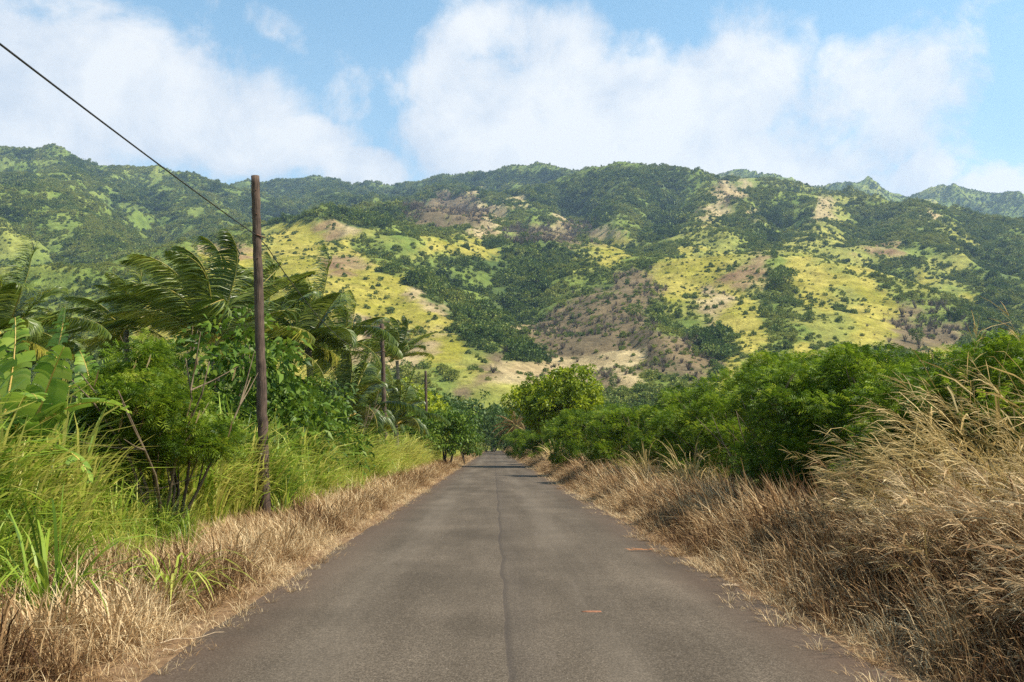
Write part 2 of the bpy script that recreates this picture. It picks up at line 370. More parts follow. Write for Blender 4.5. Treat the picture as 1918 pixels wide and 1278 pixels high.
# ground cover of the slopes on a coarse grid: 0 forest, 1 scrub, 2 mixed grass, 3 yellow grass, 4 brown scrub, 5 dry tan, 6 red soil
zg = np.array([
 [0, 0, 0, 0, 0, 0, 0, 0, 0, 0, 0, 0, 0, 0, 0, 0, 0, 0, 0, 0, 0, 0, 0, 0, 0, 0, 0, 0, 0, 0, 0, 0, 0, 0, 0, 0, 0, 0, 0, 0, 0, 0, 0, 0, 0, 0, 0, 0],
 [1, 1, 1, 0, 0, 1, 1, 1, 1, 0, 0, 0, 0, 0, 0, 0, 0, 0, 0, 0, 0, 0, 0, 0, 0, 0, 0, 0, 0, 0, 0, 0, 0, 0, 0, 0, 0, 0, 0, 0, 0, 0, 0, 0, 0, 0, 0, 0],
 [0, 0, 1, 1, 1, 1, 1, 1, 0, 0, 0, 0, 0, 0, 0, 0, 0, 0, 0, 0, 0, 0, 0, 0, 0, 0, 0, 0, 0, 0, 0, 0, 1, 4, 5, 1, 1, 1, 1, 1, 1, 1, 1, 1, 1, 1, 0, 0],
 [1, 1, 1, 1, 1, 0, 0, 0, 1, 1, 1, 0, 0, 0, 0, 0, 0, 0, 0, 0, 4, 4, 5, 1, 5, 0, 0, 0, 0, 0, 0, 1, 1, 5, 4, 1, 1, 1, 5, 1, 1, 1, 1, 1, 1, 0, 0, 0],
 [1, 1, 1, 1, 1, 1, 1, 1, 1, 1, 0, 0, 0, 0, 0, 0, 0, 0, 0, 4, 4, 4, 4, 5, 1, 1, 5, 1, 0, 1, 1, 0, 2, 5, 1, 5, 1, 1, 5, 2, 1, 1, 1, 5, 1, 1, 1, 1],
 [1, 1, 1, 1, 1, 1, 1, 1, 1, 1, 1, 1, 2, 3, 3, 6, 5, 2, 1, 1, 1, 1, 5, 1, 4, 4, 4, 4, 5, 1, 0, 2, 2, 2, 1, 0, 1, 2, 2, 2, 1, 1, 1, 1, 2, 3, 1, 1],
 [1, 1, 1, 1, 1, 1, 1, 1, 1, 5, 6, 6, 3, 3, 3, 2, 3, 1, 1, 2, 3, 3, 3, 1, 0, 0, 1, 2, 3, 3, 1, 1, 2, 2, 2, 1, 2, 2, 2, 2, 6, 6, 1, 1, 1, 2, 1, 1],
 [1, 1, 1, 1, 1, 1, 1, 1, 1, 3, 3, 3, 3, 3, 3, 6, 6, 3, 0, 1, 1, 0, 0, 0, 0, 1, 1, 2, 3, 1, 1, 3, 3, 3, 2, 6, 1, 3, 2, 2, 2, 2, 1, 2, 2, 1, 0, 0],
 [1, 1, 1, 1, 1, 1, 1, 1, 1, 3, 3, 3, 3, 3, 3, 3, 3, 3, 3, 0, 0, 1, 1, 0, 0, 0, 1, 1, 1, 4, 4, 3, 3, 3, 6, 6, 0, 3, 3, 3, 3, 1, 2, 3, 2, 1, 0, 1],
 [0, 1, 1, 1, 1, 1, 1, 1, 3, 3, 3, 3, 3, 3, 3, 3, 3, 3, 3, 5, 0, 0, 1, 0, 0, 1, 1, 4, 4, 4, 4, 3, 3, 5, 3, 2, 1, 3, 3, 2, 3, 3, 1, 2, 1, 3, 0, 1],
 [1, 1, 1, 1, 1, 1, 5, 3, 3, 3, 3, 3, 3, 3, 3, 3, 3, 3, 3, 3, 5, 0, 0, 0, 0, 1, 4, 4, 4, 4, 0, 2, 2, 5, 3, 3, 1, 2, 3, 2, 3, 3, 4, 1, 0, 1, 1, 2],
 [1, 1, 1, 1, 1, 1, 3, 3, 3, 3, 3, 3, 3, 3, 3, 3, 5, 4, 3, 3, 3, 0, 0, 0, 5, 4, 4, 4, 4, 4, 4, 1, 1, 2, 3, 3, 1, 1, 2, 2, 3, 3, 4, 4, 4, 1, 1, 1],
 [1, 1, 1, 1, 1, 1, 3, 3, 3, 3, 3, 3, 3, 3, 3, 3, 5, 4, 4, 4, 5, 3, 0, 1, 0, 4, 4, 4, 4, 4, 4, 4, 4, 0, 2, 3, 1, 3, 2, 2, 3, 2, 4, 4, 4, 1, 1, 1],
 [1, 1, 1, 1, 1, 1, 3, 3, 3, 3, 3, 3, 3, 3, 3, 3, 5, 5, 5, 5, 3, 3, 2, 4, 0, 5, 5, 5, 5, 5, 4, 4, 4, 4, 3, 2, 3, 3, 3, 3, 3, 3, 1, 3, 3, 1, 1, 1],
 [1, 1, 1, 1, 1, 1, 3, 3, 3, 3, 3, 3, 3, 3, 3, 3, 1, 1, 1, 2, 3, 2, 4, 5, 5, 5, 5, 5, 4, 5, 1, 1, 4, 2, 3, 1, 3, 3, 2, 3, 3, 3, 1, 1, 2, 1, 1, 1],
 [1, 1, 1, 1, 1, 1, 1, 1, 1, 1, 1, 1, 1, 1, 1, 1, 1, 1, 1, 1, 1, 4, 5, 3, 3, 1, 1, 1, 1, 1, 1, 1, 1, 3, 2, 1, 3, 3, 3, 3, 2, 1, 1, 1, 1, 1, 1, 1],
 [1, 1, 1, 1, 1, 1, 1, 1, 1, 1, 1, 1, 1, 1, 1, 1, 1, 1, 1, 1, 1, 1, 3, 3, 3, 3, 1, 1, 1, 1, 1, 1, 1, 1, 1, 1, 1, 1, 1, 1, 1, 1, 1, 1, 1, 1, 1, 1],
])
NCLS = 7
zg[15:, 22:26] = 2; zg[14, 20] = 1
def zone_at(pts):
    u, v = project(pts)
    x, y = pts[..., 0], pts[..., 1]; k = 1/np.clip(y/900, 0.45, 3)
    u = u+95*(fbm(x/44, y/44, 6, 101, 0.68)-0.5); v = v+75*(fbm(x/44, y/44, 6, 131, 0.68)-0.5)
    c = np.clip(u/40-0.5, 0, 46.999); r = np.clip((v-270)/30-0.5, 0, 15.999)
    ci, ri = c.astype(int), r.astype(int); fc, fr = c-ci, r-ri
    sc = np.zeros(pts.shape[:-1]+(NCLS,))
    for dc in (0, 1):
        for dr in (0, 1):
            wgt = (fc if dc else 1-fc)*(fr if dr else 1-fr); z = zg[ri+dr, ci+dc]
            for q in range(NCLS): sc[..., q] += wgt*(z == q)
    for q in range(NCLS): sc[..., q] += 0.9*fbm(x/20, y/20, 5, 200+q*11, 0.65)*(sc[..., q] > 0)
    return sc
zsc = zone_at(HILL); 
def boxblur(A_, ky, kx):
    for ax_, k in ((0, ky), (1, kx)):
        pad = [(0, 0), (0, 0)]; pad[ax_] = (k+1, k); c = np.cumsum(np.pad(A_, pad, mode='edge'), axis=ax_)
        n_ = A_.shape[ax_]; A_ = (np.take(c, np.arange(2*k+1, n_+2*k+1), ax_)-np.take(c, np.arange(0, n_), ax_))/(2*k+1)
    return A_
# hollows hold taller wood, crests are thinly covered; colour contrast also accentuates relief shading
hollow = (boxblur(boxblur(GZ, 9, 14), 9, 14)-boxblur(GZ, 2, 3))/(GY/1000)/9.0
hollow = np.clip(hollow, -1.3, 1.3); hc, hv = np.clip(hollow, 0, 2), np.clip(-hollow, 0, 2)
open_w = zsc[..., 2]+zsc[..., 3]; wood = zsc[..., 0]+zsc[..., 1]
zsc[..., 0] += 1.1*hc*np.minimum(1, wood+0.35*open_w); zsc[..., 1] += 0.9*hc*open_w
zsc[..., 2] += 0.75*hv*zsc[..., 1]; zsc[..., 1] += 0.9*hv*zsc[..., 0]; zsc[..., 3] += 0.5*hv*zsc[..., 2]
zone = zsc.argmax(-1); zw = zsc**5; zw /= zw.sum(-1, keepdims=True); del zsc
#            F                      G                      g                      Y                      B                      T                      R
BASE = np.array([(0.07, 0.10, 0.026), (0.105, 0.145, 0.026), (0.18, 0.19, 0.04), (0.22, 0.20, 0.026), (0.12, 0.09, 0.05), (0.30, 0.22, 0.11), (0.19, 0.115, 0.06)])
BASE2 = np.array([(0.10, 0.13, 0.035), (0.17, 0.20, 0.042), (0.28, 0.26, 0.06), (0.34, 0.28, 0.060), (0.175, 0.125, 0.065), (0.40, 0.31, 0.16), (0.30, 0.22, 0.10)])
nz = np.clip((fbm(GX/26, GY/26, 5, 300, 0.65)-0.5)*2.6+0.5, 0, 1)[..., None]
colr = (zw @ BASE)*(1-nz)+(zw @ BASE2)*nz; del zw
idx = np.arange(NR*NC).reshape(NR, NC)
hf = np.stack([idx[:-1, :-1], idx[:-1, 1:], idx[1:, 1:], idx[1:, :-1]], -1).reshape(-1, 4)
hb = MB().add(HILL.reshape(-1, 3), hf)
hm, t = new_mat('hill_slope')
vcn = t.n('ShaderNodeAttribute', attribute_name='soil'); ob = t.n('ShaderNodeTexCoord').outputs['Object']
n1 = t.noise(ob, 0.09, 8, 0.68); n2 = t.noise(ob, 0.5, 6, 0.7)
k = t.maprange(t.math('ADD', t.math('MULTIPLY', n1, 0.6), t.math('MULTIPLY', n2, 0.4)), 0.34, 0.66, 0.4, 1.55, False)
cc = t.n('ShaderNodeVectorMath', operation='SCALE'); t.l(vcn.outputs['Color'], cc.inputs[0]); t.l(k, cc.inputs['Scale'])
finish(t, cc.outputs[0], 0.95, 0.05, n2, 0.8, 1.6)
hills = hb.build('hills', hm, smooth=True); tag(hills, kind='structure')
ca = hills.data.attributes.new('soil', 'FLOAT_COLOR', 'POINT')
ca.data.foreach_set('color', np.concatenate([colr.reshape(-1, 3), np.ones((NR*NC, 1))], 1).astype(np.float32).ravel())

def on_hill(px, py):
    """nearest hill point whose projection is (px,py)"""
    u, v = project(HILL); d = (u-px)**2+(v-py)**2
    ok = np.flatnonzero(d.ravel() < 36)
    if len(ok) == 0: ok = np.array([d.argmin()])
    k = ok[HILL.reshape(-1, 3)[ok, 1].argmin()]
    return HILL.reshape(-1, 3)[k]

# visibility of hill vertices from the road (to spend instances only on slopes that can be seen)
elev = (GZ-CAM_H)/GY; run = np.maximum.accumulate(elev, axis=0); vis = elev >= np.concatenate([np.full((1, NC), -9), run[:-1]])-0.012

# ------------------------------------------------------------------ foliage makers
def clumps(r, n_clump, per, crad, ell, shell=0.55, flat_bottom=-0.5):
    """leaf positions in clumps through an ellipsoidal crown; returns points and outward directions"""
    c = nrm(r.normal(size=(n_clump*3, 3))); c = c[c[:, 2] > flat_bottom][:n_clump]
    c = c*(shell+(1-shell)*r.random((len(c), 1))**0.6)
    c = c*np.array(ell); c = np.repeat(c, per, 0)
    o = nrm(r.normal(size=c.shape)); p = c+o*(r.random((len(c), 1))**0.45)*np.array([crad, crad, crad*0.75])
    return p, nrm(o+nrm(c)*0.7), np.repeat(r.random(n_clump)[:len(c)//per], per)
def leaves(mb, r, p, out, length, width, up=0.4, tint=None, droop=0.25):
    n = len(p); d = nrm(out+r.normal(size=(n, 3))*0.55+np.array([0, 0, up])); L = length*(0.65+0.7*r.random((n, 1)))
    side = nrm(np.cross(d, r.normal(size=(n, 3))))
    p0 = p; p1 = p+d*L*0.5; p2 = p+d*L+np.array([0, 0, -1])*L*droop
    wd = width*(0.7+0.6*r.random(n)); W = np.stack([wd*0.15, wd, wd*0.1], 1)
    mb.strips(np.stack([p0, p1, p2], 1), W, side[:, None], tint if tint is not None else r.random(n))
def crown_mesh(seed, n_clump, per, crad, ell, leaf, mat, shell=0.5, fb=-0.5, cz=0.0):
    r = np.random.default_rng(seed); mb = MB(); p, o, ct = clumps(r, n_clump, per, crad, ell, shell, fb)
    p = p+np.array([0, 0, cz]); tint = np.clip(0.12+0.45*ct+0.45*r.random(len(p)), 0, 1)
    leaves(mb, r, p, o, leaf, leaf*0.62, 0.3, tint); return mb.mesh('crown', mat)

# hill vegetation kinds (unit-size crowns, radius about 1)
HT = [crown_mesh(500+i, 16+4*i, 11, 0.36, (0.8, 0.8, 0.62+0.07*i), 0.34, M['hilltree'], 0.5, -0.55, 0.55) for i in range(5)]
HB = []
for i in range(3):
    r = np.random.default_rng(560+i); mb = MB(); n = 46
    a = r.random(n)*6.28; p0 = np.stack([np.cos(a), np.sin(a), 0*a], 1)*0.12; d = nrm(np.stack([np.cos(a)*0.5, np.sin(a)*0.5, 0.7+r.random(n)], 1))
    L = 0.7+0.8*r.random((n, 1)); mb.strips(np.stack([p0, p0+d*L*0.5, p0+d*L], 1), np.stack([np.full(n, 0.09), np.full(n, 0.08), np.full(n, 0.03)], 1), nrm(r.normal(size=(n, 1, 3))), r.random(n)); HB.append(mb.mesh('bare', M['hilldead']))

cell_area = np.gradient(rr)[:, None]*(rr*(tans[1]-tans[0]))[:, None]*np.ones((1, NC))
#        F       G      g      Y      B     T      R      (plants per square metre)
DENS = np.array([1/15, 1/10, 1/20, 1/52, 1/18, 1/38, 1/60])
lam = cell_area*DENS[zone]*vis; lam = lam*np.clip(1.3-0.25*(rr/1000)[:, None], 0.35, 1.2)
lam[rr < 345] = 0; patch = fbm(GX/45, GY/45, 4, 401, 0.6); lam *= np.clip((patch-0.30)*3.6, 0.03, 1.7)
cnt = rng.poisson(lam); cnt[-1] = 0; cnt[:, -1] = 0; ii, jj = np.nonzero(cnt)
ii, jj = np.repeat(ii, cnt[ii, jj]), np.repeat(jj, cnt[ii, jj]); fa, fb_ = rng.random(len(ii)), rng.random(len(ii))
def lerp(A_, ii, jj, fa, fb_):
    return (A_[ii, jj]*(1-fa)[:, None]+A_[ii+1, jj]*fa[:, None])*(1-fb_)[:, None]+(A_[ii, jj+1]*(1-fa)[:, None]+A_[ii+1, jj+1]*fa[:, None])*fb_[:, None]
hp = lerp(HILL, ii, jj, fa, fb_); hz = zone[ii, jj]; hh = hollow[ii, jj]
size = np.choose(hz, [2.9, 1.6, 1.35, 1.05, 1.1, 1.05, 1.0])*np.exp(np.clip(rng.normal(size=len(hz)), -2, 1.7)*0.48)
size *= np.clip(hp[:, 1]/1000, 0.8, 1.35)*(1+0.18*hh)
dead = ((hz == 4) & (rng.random(len(hz)) < 0.45)) | ((hz == 5) & (rng.random(len(hz)) < 0.3))
u_, v_ = project(hp)
for (cx_, cy_, ax_, ay_) in ((1010, 440, 75, 22), (1720, 610, 100, 40), (830, 400, 85, 22), (850, 385, 45, 18)):
    dead |= (((u_-cx_)/ax_)**2+((v_-cy_)/ay_)**2 < 1) & (rng.random(len(hz)) < 0.8)
print('hill plants', len(hp))
# the shrubs that show largest on the open slopes are things of their own
open_ = ((hz == 3) | (hz == 2) | (hz == 5)) & ~dead & (hp[:, 1] < 1000) & (u_ > 360) & (u_ < 1918) & (v_ > 400) & (v_ < 745)
score = np.where(open_, size/hp[:, 1], -1); pickk = np.argsort(-score)[:280]; pickk = pickk[score[pickk] > 0]
mask = np.ones(len(hp), bool); mask[pickk] = False
def xyz(n, r, tilt=0.06): return np.stack([r.normal(size=n)*tilt, r.normal(size=n)*tilt, r.random(n)*6.28], 1)
def sc3(s, r, zv=0.2): return np.stack([s, s, s*(1+r.normal(size=len(s))*zv)], 1)
liv = mask & ~dead; n = liv.sum()
ti = np.clip((fbm(hp[:, 0]/30, hp[:, 1]/30, 3, 420)-0.5)*1.4, -0.35, 0.35)+np.where(hz == 0, -0.06, np.where(hz == 1, 0.18, 0.04))+rng.normal(size=len(hp))*0.09-0.13*hh  # relief shading put into the tint: plants darker in hollows, lighter on crests
scatter('hillside_forest', hp[liv]-[0, 0, 0.3], xyz(n, rng), sc3(size[liv], rng), rng.integers(0, 5, n), ti[liv], HT,
        'dark green woodland and scrub covering the gullies and ridges of the hills', 'forest')
dd_ = mask & dead; n = dd_.sum()
scatter('bare_scrub', hp[dd_]-[0, 0, 0.2], xyz(n, rng), sc3(size[dd_]*np.where(hz[dd_] == 4, 1.5, 1.0), rng)*[1, 1, 1.25], rng.integers(0, 3, n), ti[dd_]*0.6, HB,
        'grey brown leafless trees and scrub on the dry hill slopes', 'dead scrub')

def hill_label(u, v):
    if u < 900: return 'small dark shrub on the yellow grass hill behind the palms', 'shrubs dotted on the left yellow hill'
    if u < 1160: return 'small green shrub on the central slope below the forest', 'shrubs dotted on the central slope'
    if v < 600: return 'small dark shrub high on the yellow grass hill at right', 'shrubs dotted high on the right yellow hill'
    return 'small dark shrub low on the yellow grass hill at right', 'shrubs dotted low on the right yellow hill'
for k in pickk:
    o = bpy.data.objects.new('hillside_shrub', HT[int(rng.integers(0, 5))]); COL.objects.link(o)
    o.location = tuple(hp[k]-[0, 0, 0.25]); s = float(size[k])*1.05; o.scale = (s, s, s*float(rng.uniform(0.8, 1.25))); o.rotation_euler.z = float(rng.random()*6.28)
    lb, gp = hill_label(u_[k], v_[k]); tag(o, lb, 'shrub', gp)

def far_tree(px, py, rad, hgt, ell, name, label, seed, mat='hilltree', cat='tree', ncl=40):
    p = on_hill(px, py); root = empty(name, p); tag(root, label, cat)
    mb = MB().tube([(0, 0, -1), (0.1, 0, hgt*0.35), (0.2, 0.1, hgt*0.6)], [rad*0.09, rad*0.06, rad*0.03]); mb.build('trunk', M['bark'], root)
    me = crown_mesh(seed, ncl, 14, rad*0.3, ell, rad*0.2, M[mat], 0.45, -0.7, hgt*0.6)
    me.name = 'crown'; o = bpy.data.objects.new('crown', me); COL.objects.link(o); o.parent = root
far_tree(1470, 528, 9, 10, (11, 9, 6), 'hillside_tree', 'large dark round tree at the head of the gully on the yellow hill', 611)
far_tree(1455, 532, 7, 7, (6, 6, 4.5), 'hillside_tree', 'lower rounded tree beside the large dark tree on the yellow hill', 612)
far_tree(1150, 722, 2.4, 7, (1.7, 1.7, 4.5), 'conical_tree', 'single dark conical tree on the low slope behind the lime green tree', 613)
far_tree(1203, 737, 3, 5, (3, 3, 2.4), 'hillside_tree', 'small dark lollipop tree on the low slope right of the lime tree', 614)
far_tree(1232, 738, 2.6, 3.4, (2.4, 2.4, 1.8), 'hillside_tree', 'tiny dark bush tree on the low slope, right of the lollipop tree', 615)
far_tree(1308, 634, 5, 8, (5, 5, 4.5), 'hillside_tree', 'dark tree standing at the edge of the brown slope', 616)
far_tree(1190, 588, 6, 8, (6, 6, 4.5), 'hillside_tree', 'dark bushy tree where the brown slope meets yellow grass', 617)
far_tree(1720, 640, 5, 9, (4, 4, 5.5), 'hillside_tree', 'dark tree at the foot of the grey bare wood at right', 618)
far_tree(930, 630, 7, 9, (9, 7, 5), 'hillside_tree', 'dark tree group in the valley bottom above the road', 619)
far_tree(1885, 610, 6, 8, (7, 6, 4), 'hillside_tree', 'green tree low on the far right slope', 620)

# ------------------------------------------------------------------ ground and road
gx = np.concatenate([np.linspace(-1500, -60, 30), np.linspace(-55, 55, 111), np.linspace(60, 1500, 30)])
gy = np.concatenate([np.linspace(-200, -22, 8), np.linspace(-20, 100, 121), np.linspace(105, 2000, 90)])
XX, YY = np.meshgrid(gx, gy); edge = np.clip((np.abs(XX-0.15)-3.2)/4, 0, 1)
ZZ = edge*(0.18*(fbm(XX/6, YY/6, 3, 700)-0.35))
sunk = np.clip((YY-330)/60, 0, 1); ZZ = ZZ*(1-sunk)-sunk*0.8
gi_ = np.arange(XX.size).reshape(XX.shape)
gf = np.stack([gi_[:-1, :-1], gi_[:-1, 1:], gi_[1:, 1:], gi_[1:, :-1]], -1).reshape(-1, 4)
gm, t = new_mat('soil_and_litter'); ob = t.n('ShaderNodeTexCoord').outputs['Object']
n1 = t.noise(ob, 0.35, 5); n2 = t.noise(ob, 9, 8, 0.7); sx = t.n('ShaderNodeSeparateXYZ'); t.l(ob, sx.inputs[0])
near = t.ramp(n2, [(0.3, (0.09, 0.05, 0.028)), (0.55, (0.19, 0.115, 0.06)), (0.75, (0.34, 0.23, 0.13))])
farc = t.ramp(n1, [(0.35, (0.07, 0.10, 0.02)), (0.65, (0.20, 0.20, 0.05))])
ax = t.math('ABSOLUTE', sx.outputs[0])
finish(t, t.mix(t.maprange(ax, 6, 14), near, farc), 0.95, 0.1, n2, 0.8, 0.03)
tag(MB().add(np.stack([XX, YY, ZZ], -1).reshape(-1, 3), gf).build('ground', gm, smooth=True), kind='structure')

ry_ = np.concatenate([np.linspace(-20, 4, 20), np.linspace(4.1, 60, 560), np.linspace(60.3, 300, 500)])
eL = -2.55+0.10*(fbm(ry_/1.7, ry_*0, 4, 801)-0.5)+0.25*(fbm(ry_/11, ry_*0, 2, 811)-0.5)
eR = 2.85+0.12*(fbm(ry_/1.5, ry_*0+4, 4, 821)-0.5)+0.3*(fbm(ry_/9, ry_*0+4, 2, 831)-0.5)
fr = np.linspace(0, 1, 9)
rx_ = eL[:, None]*(1-fr)+eR[:, None]*fr
rz_ = 0.024-0.02*np.abs(fr*2-1)**3*np.ones_like(rx_)
rv = np.stack([rx_, np.broadcast_to(ry_[:, None], rx_.shape), rz_], -1); ri_ = np.arange(rx_.size).reshape(rx_.shape)
rf = np.stack([ri_[:-1, :-1], ri_[:-1, 1:], ri_[1:, 1:], ri_[1:, :-1]], -1).reshape(-1, 4)
am, t = new_mat('worn_asphalt'); ob = t.n('ShaderNodeTexCoord').outputs['Object']; sx = t.n('ShaderNodeSeparateXYZ'); t.l(ob, sx.inputs[0])
st = t.n('ShaderNodeMapping'); t.l(ob, st.inputs[0]); st.inputs['Scale'].default_value = (1, 0.12, 1)
grain = t.noise(ob, 75, 2, 0.9); agg = t.noise(ob, 32, 4, 0.85); broad = t.noise(st.outputs[0], 1.1, 5, 0.6); patchn = t.noise(ob, 0.5, 5, 0.6)
wob = t.noise(st.outputs[0], 2.2, 5, 0.6)
f = t.math('ADD', t.math('MULTIPLY', grain, 0.60), t.math('ADD', t.math('MULTIPLY', agg, 0.30), t.math('ADD', t.math('MULTIPLY', broad, 0.20), t.math('MULTIPLY', patchn, 0.15))))
col = t.ramp(f, [(0.47, (0.028, 0.021, 0.014)), (0.625, (0.076, 0.059, 0.042)), (0.80, (0.22, 0.172, 0.125))])
# seam between the two laid lanes: a wandering dark line with a dirt band on its right
yy = t.n('ShaderNodeCombineXYZ'); t.l(sx.outputs[1], yy.inputs[1])
w1 = t.noise(yy.outputs[0], 0.35, 4, 0.6); w2 = t.noise(yy.outputs[0], 7, 4, 0.7)
cx_line = t.math('ADD', t.math('MULTIPLY', t.math('SUBTRACT', w1, 0.5), 0.22), t.math('ADD', 0.105, t.math('MULTIPLY', t.math('SUBTRACT', w2, 0.5), 0.03)))
dxl = t.math('SUBTRACT', sx.outputs[0], cx_line)
line = t.math('MULTIPLY', t.maprange(dxl, -0.012, 0.004), t.maprange(dxl, 0.075, 0.012))
band = t.math('MULTIPLY', t.maprange(dxl, -0.01, 0.01), t.maprange(dxl, 0.55, 0.05))
col = t.mix(t.math('MULTIPLY', line, t.maprange(agg, 0.3, 0.65, 0.15, 0.6)), col, (0.042, 0.033, 0.028))
col = t.mix(t.math('MULTIPLY', band, 0.22), col, (0.05, 0.040, 0.034))
tr_ = t.math('MAXIMUM', t.maprange(t.math('ABSOLUTE', t.math('ADD', sx.outputs[0], 1.35)), 0.45, 0.1), t.maprange(t.math('ABSOLUTE', t.math('SUBTRACT', sx.outputs[0], 1.05)), 0.4, 0.1))
col = t.mix(t.math('MULTIPLY', tr_, t.maprange(broad, 0.35, 0.6, 0.05, 0.24)), col, (0.15, 0.122, 0.092))
# pale scuffs in the wheel track, brown dust by the edges
scuff = t.math('MULTIPLY', t.maprange(t.noise(st.outputs[0], 3.5, 8, 0.7), 0.56, 0.75), t.math('MULTIPLY', t.maprange(sx.outputs[0], 0.35, 0.6), t.maprange(sx.outputs[0], 1.25, 0.8)))
col = t.mix(t.math('MULTIPLY', scuff, 0.55), col, (0.19, 0.15, 0.12))
dust = t.math('MULTIPLY', t.maprange(t.math('ABSOLUTE', t.math('SUBTRACT', sx.outputs[0], 0.15)), 1.7, 2.75), t.maprange(patchn, 0.3, 0.7, 0.3, 0.8))
col = t.mix(dust, col, (0.080, 0.048, 0.032))
specks = t.maprange(t.noise(ob, 26, 2, 0.9), 0.735, 0.76)
col = t.mix(t.math('MULTIPLY', specks, 0.5), col, (0.36, 0.31, 0.26))
hgt = t.math('ADD', t.math('MULTIPLY', grain, 0.5), t.math('SUBTRACT', t.math('MULTIPLY', agg, 0.5), t.math('MULTIPLY', line, 0.8)))
finish(t, col, 0.9, 0.12, hgt, 0.7, 0.006)
tag(MB().add(rv.reshape(-1, 3), rf).build('road', am, smooth=True), kind='structure')

def road_z(x, y): return 0.028
def flat_mark(name, cx, cy, L, W, mat, label, cat, seed, z=0.030, n=26):
    """a thin ragged patch lying on the road, 3 mm thick"""
    r = np.random.default_rng(seed); a = np.linspace(0, 2*np.pi, n, endpoint=False); k = 1+0.35*(r.random(n)-0.5)
    o = np.stack([cx+np.cos(a)*L/2*k, cy+np.sin(a)*W/2*k], 1); c = np.array([[cx, cy]])
    top = np.concatenate([np.concatenate([o, np.full((n, 1), z+0.001)], 1), np.concatenate([o*0.45+c*0.55, np.full((n, 1), z+0.003)], 1), np.concatenate([o*0.05+c*0.95, np.full((n, 1), z+0.003)], 1), np.concatenate([o, np.full((n, 1), z-0.012)], 1)])
    q = []
    for i in range(n):
        j = (i+1) % n; q += [[i, j, n+j, n+i], [n+i, n+j, 2*n+j, 2*n+i], [3*n+i, 3*n+j, j, i]]
    return tag(MB().add(top, q).build(name, mat), label, cat)
def rp(px, py):
    v = P(px, py, 10)-np.array([0, 0, CAM_H]); s = -(CAM_H-0.03)/v[2]; return v[0]*s, v[1]*s
x, y = rp(1108, 1145); flat_mark('paint_mark', x, y, 0.19, 0.055, M['paint'], 'short faded orange paint dash on the asphalt right of the seam', 'paint mark', 3)
# dead leaf and litter at the verge
def leaf_litter(px, py, L, label, seed, mat, name='dead_frond', cat='dead leaf'):
    x, y = rp(px, py); r = np.random.default_rng(seed); mb = MB(); n = 26
    t_ = r.random(n); p0 = np.stack([x+(t_-0.5)*L, y+0.03*r.normal(size=n), 0.034+0.01*r.random(n)], 1)
    d = nrm(np.stack([r.choice([-1, 1], n)*(0.6+r.random(n)), r.normal(size=n)*0.8, 0.25*r.random(n)], 1)); l = L*0.28*(0.5+r.random((n, 1)))
    mb.strips(np.stack([p0, p0+d*l*0.5+[0, 0, 0.006], p0+d*l], 1), np.stack([np.full(n, 0.004), np.full(n, 0.013), np.full(n, 0.003)], 1), np.array([0, 1.0, 0.3])[None, None], r.random(n))
    mb.tube([(x-L*0.55, y, 0.032), (x, y+0.01, 0.038), (x+L*0.55, y-0.01, 0.033)], [0.004, 0.005, 0.003], 6)
    tag(mb.build(name, mat), label, cat)
leaf_litter(1200, 1031, 0.34, 'small curled orange dead frond lying on the right side of the road', 5, M['deadleaf'])
leaf_litter(1370, 1098, 0.16, 'scrap of pale dead leaf on the asphalt by the right verge', 6, M['twig'], 'leaf_scrap', 'dead leaf')
def twig(px, py, px2, py2, label, seed, r0=0.006):
    a, b = rp(px, py), rp(px2, py2); r = np.random.default_rng(seed); n = 7; t_ = np.linspace(0, 1, n)
    pts = np.stack([a[0]+(b[0]-a[0])*t_, a[1]+(b[1]-a[1])*t_, 0.034+0.01*np.sin(t_*9)+r.random(n)*0.006], 1); pts[1:-1, :2] += r.normal(size=(n-2, 2))*0.015
    tag(MB().tube(pts, np.linspace(r0, r0*0.4, n), 6).build('twig', M['twig']), label, 'twig')
twig(300, 1206, 420, 1186, 'long pale twig reaching onto the asphalt from the left verge', 11)
twig(305, 1222, 348, 1214, 'shorter pale twig beside the long one at the left road edge', 12)
twig(1440, 1096, 1500, 1106, 'dry twig sticking out of the right verge onto the road', 13)

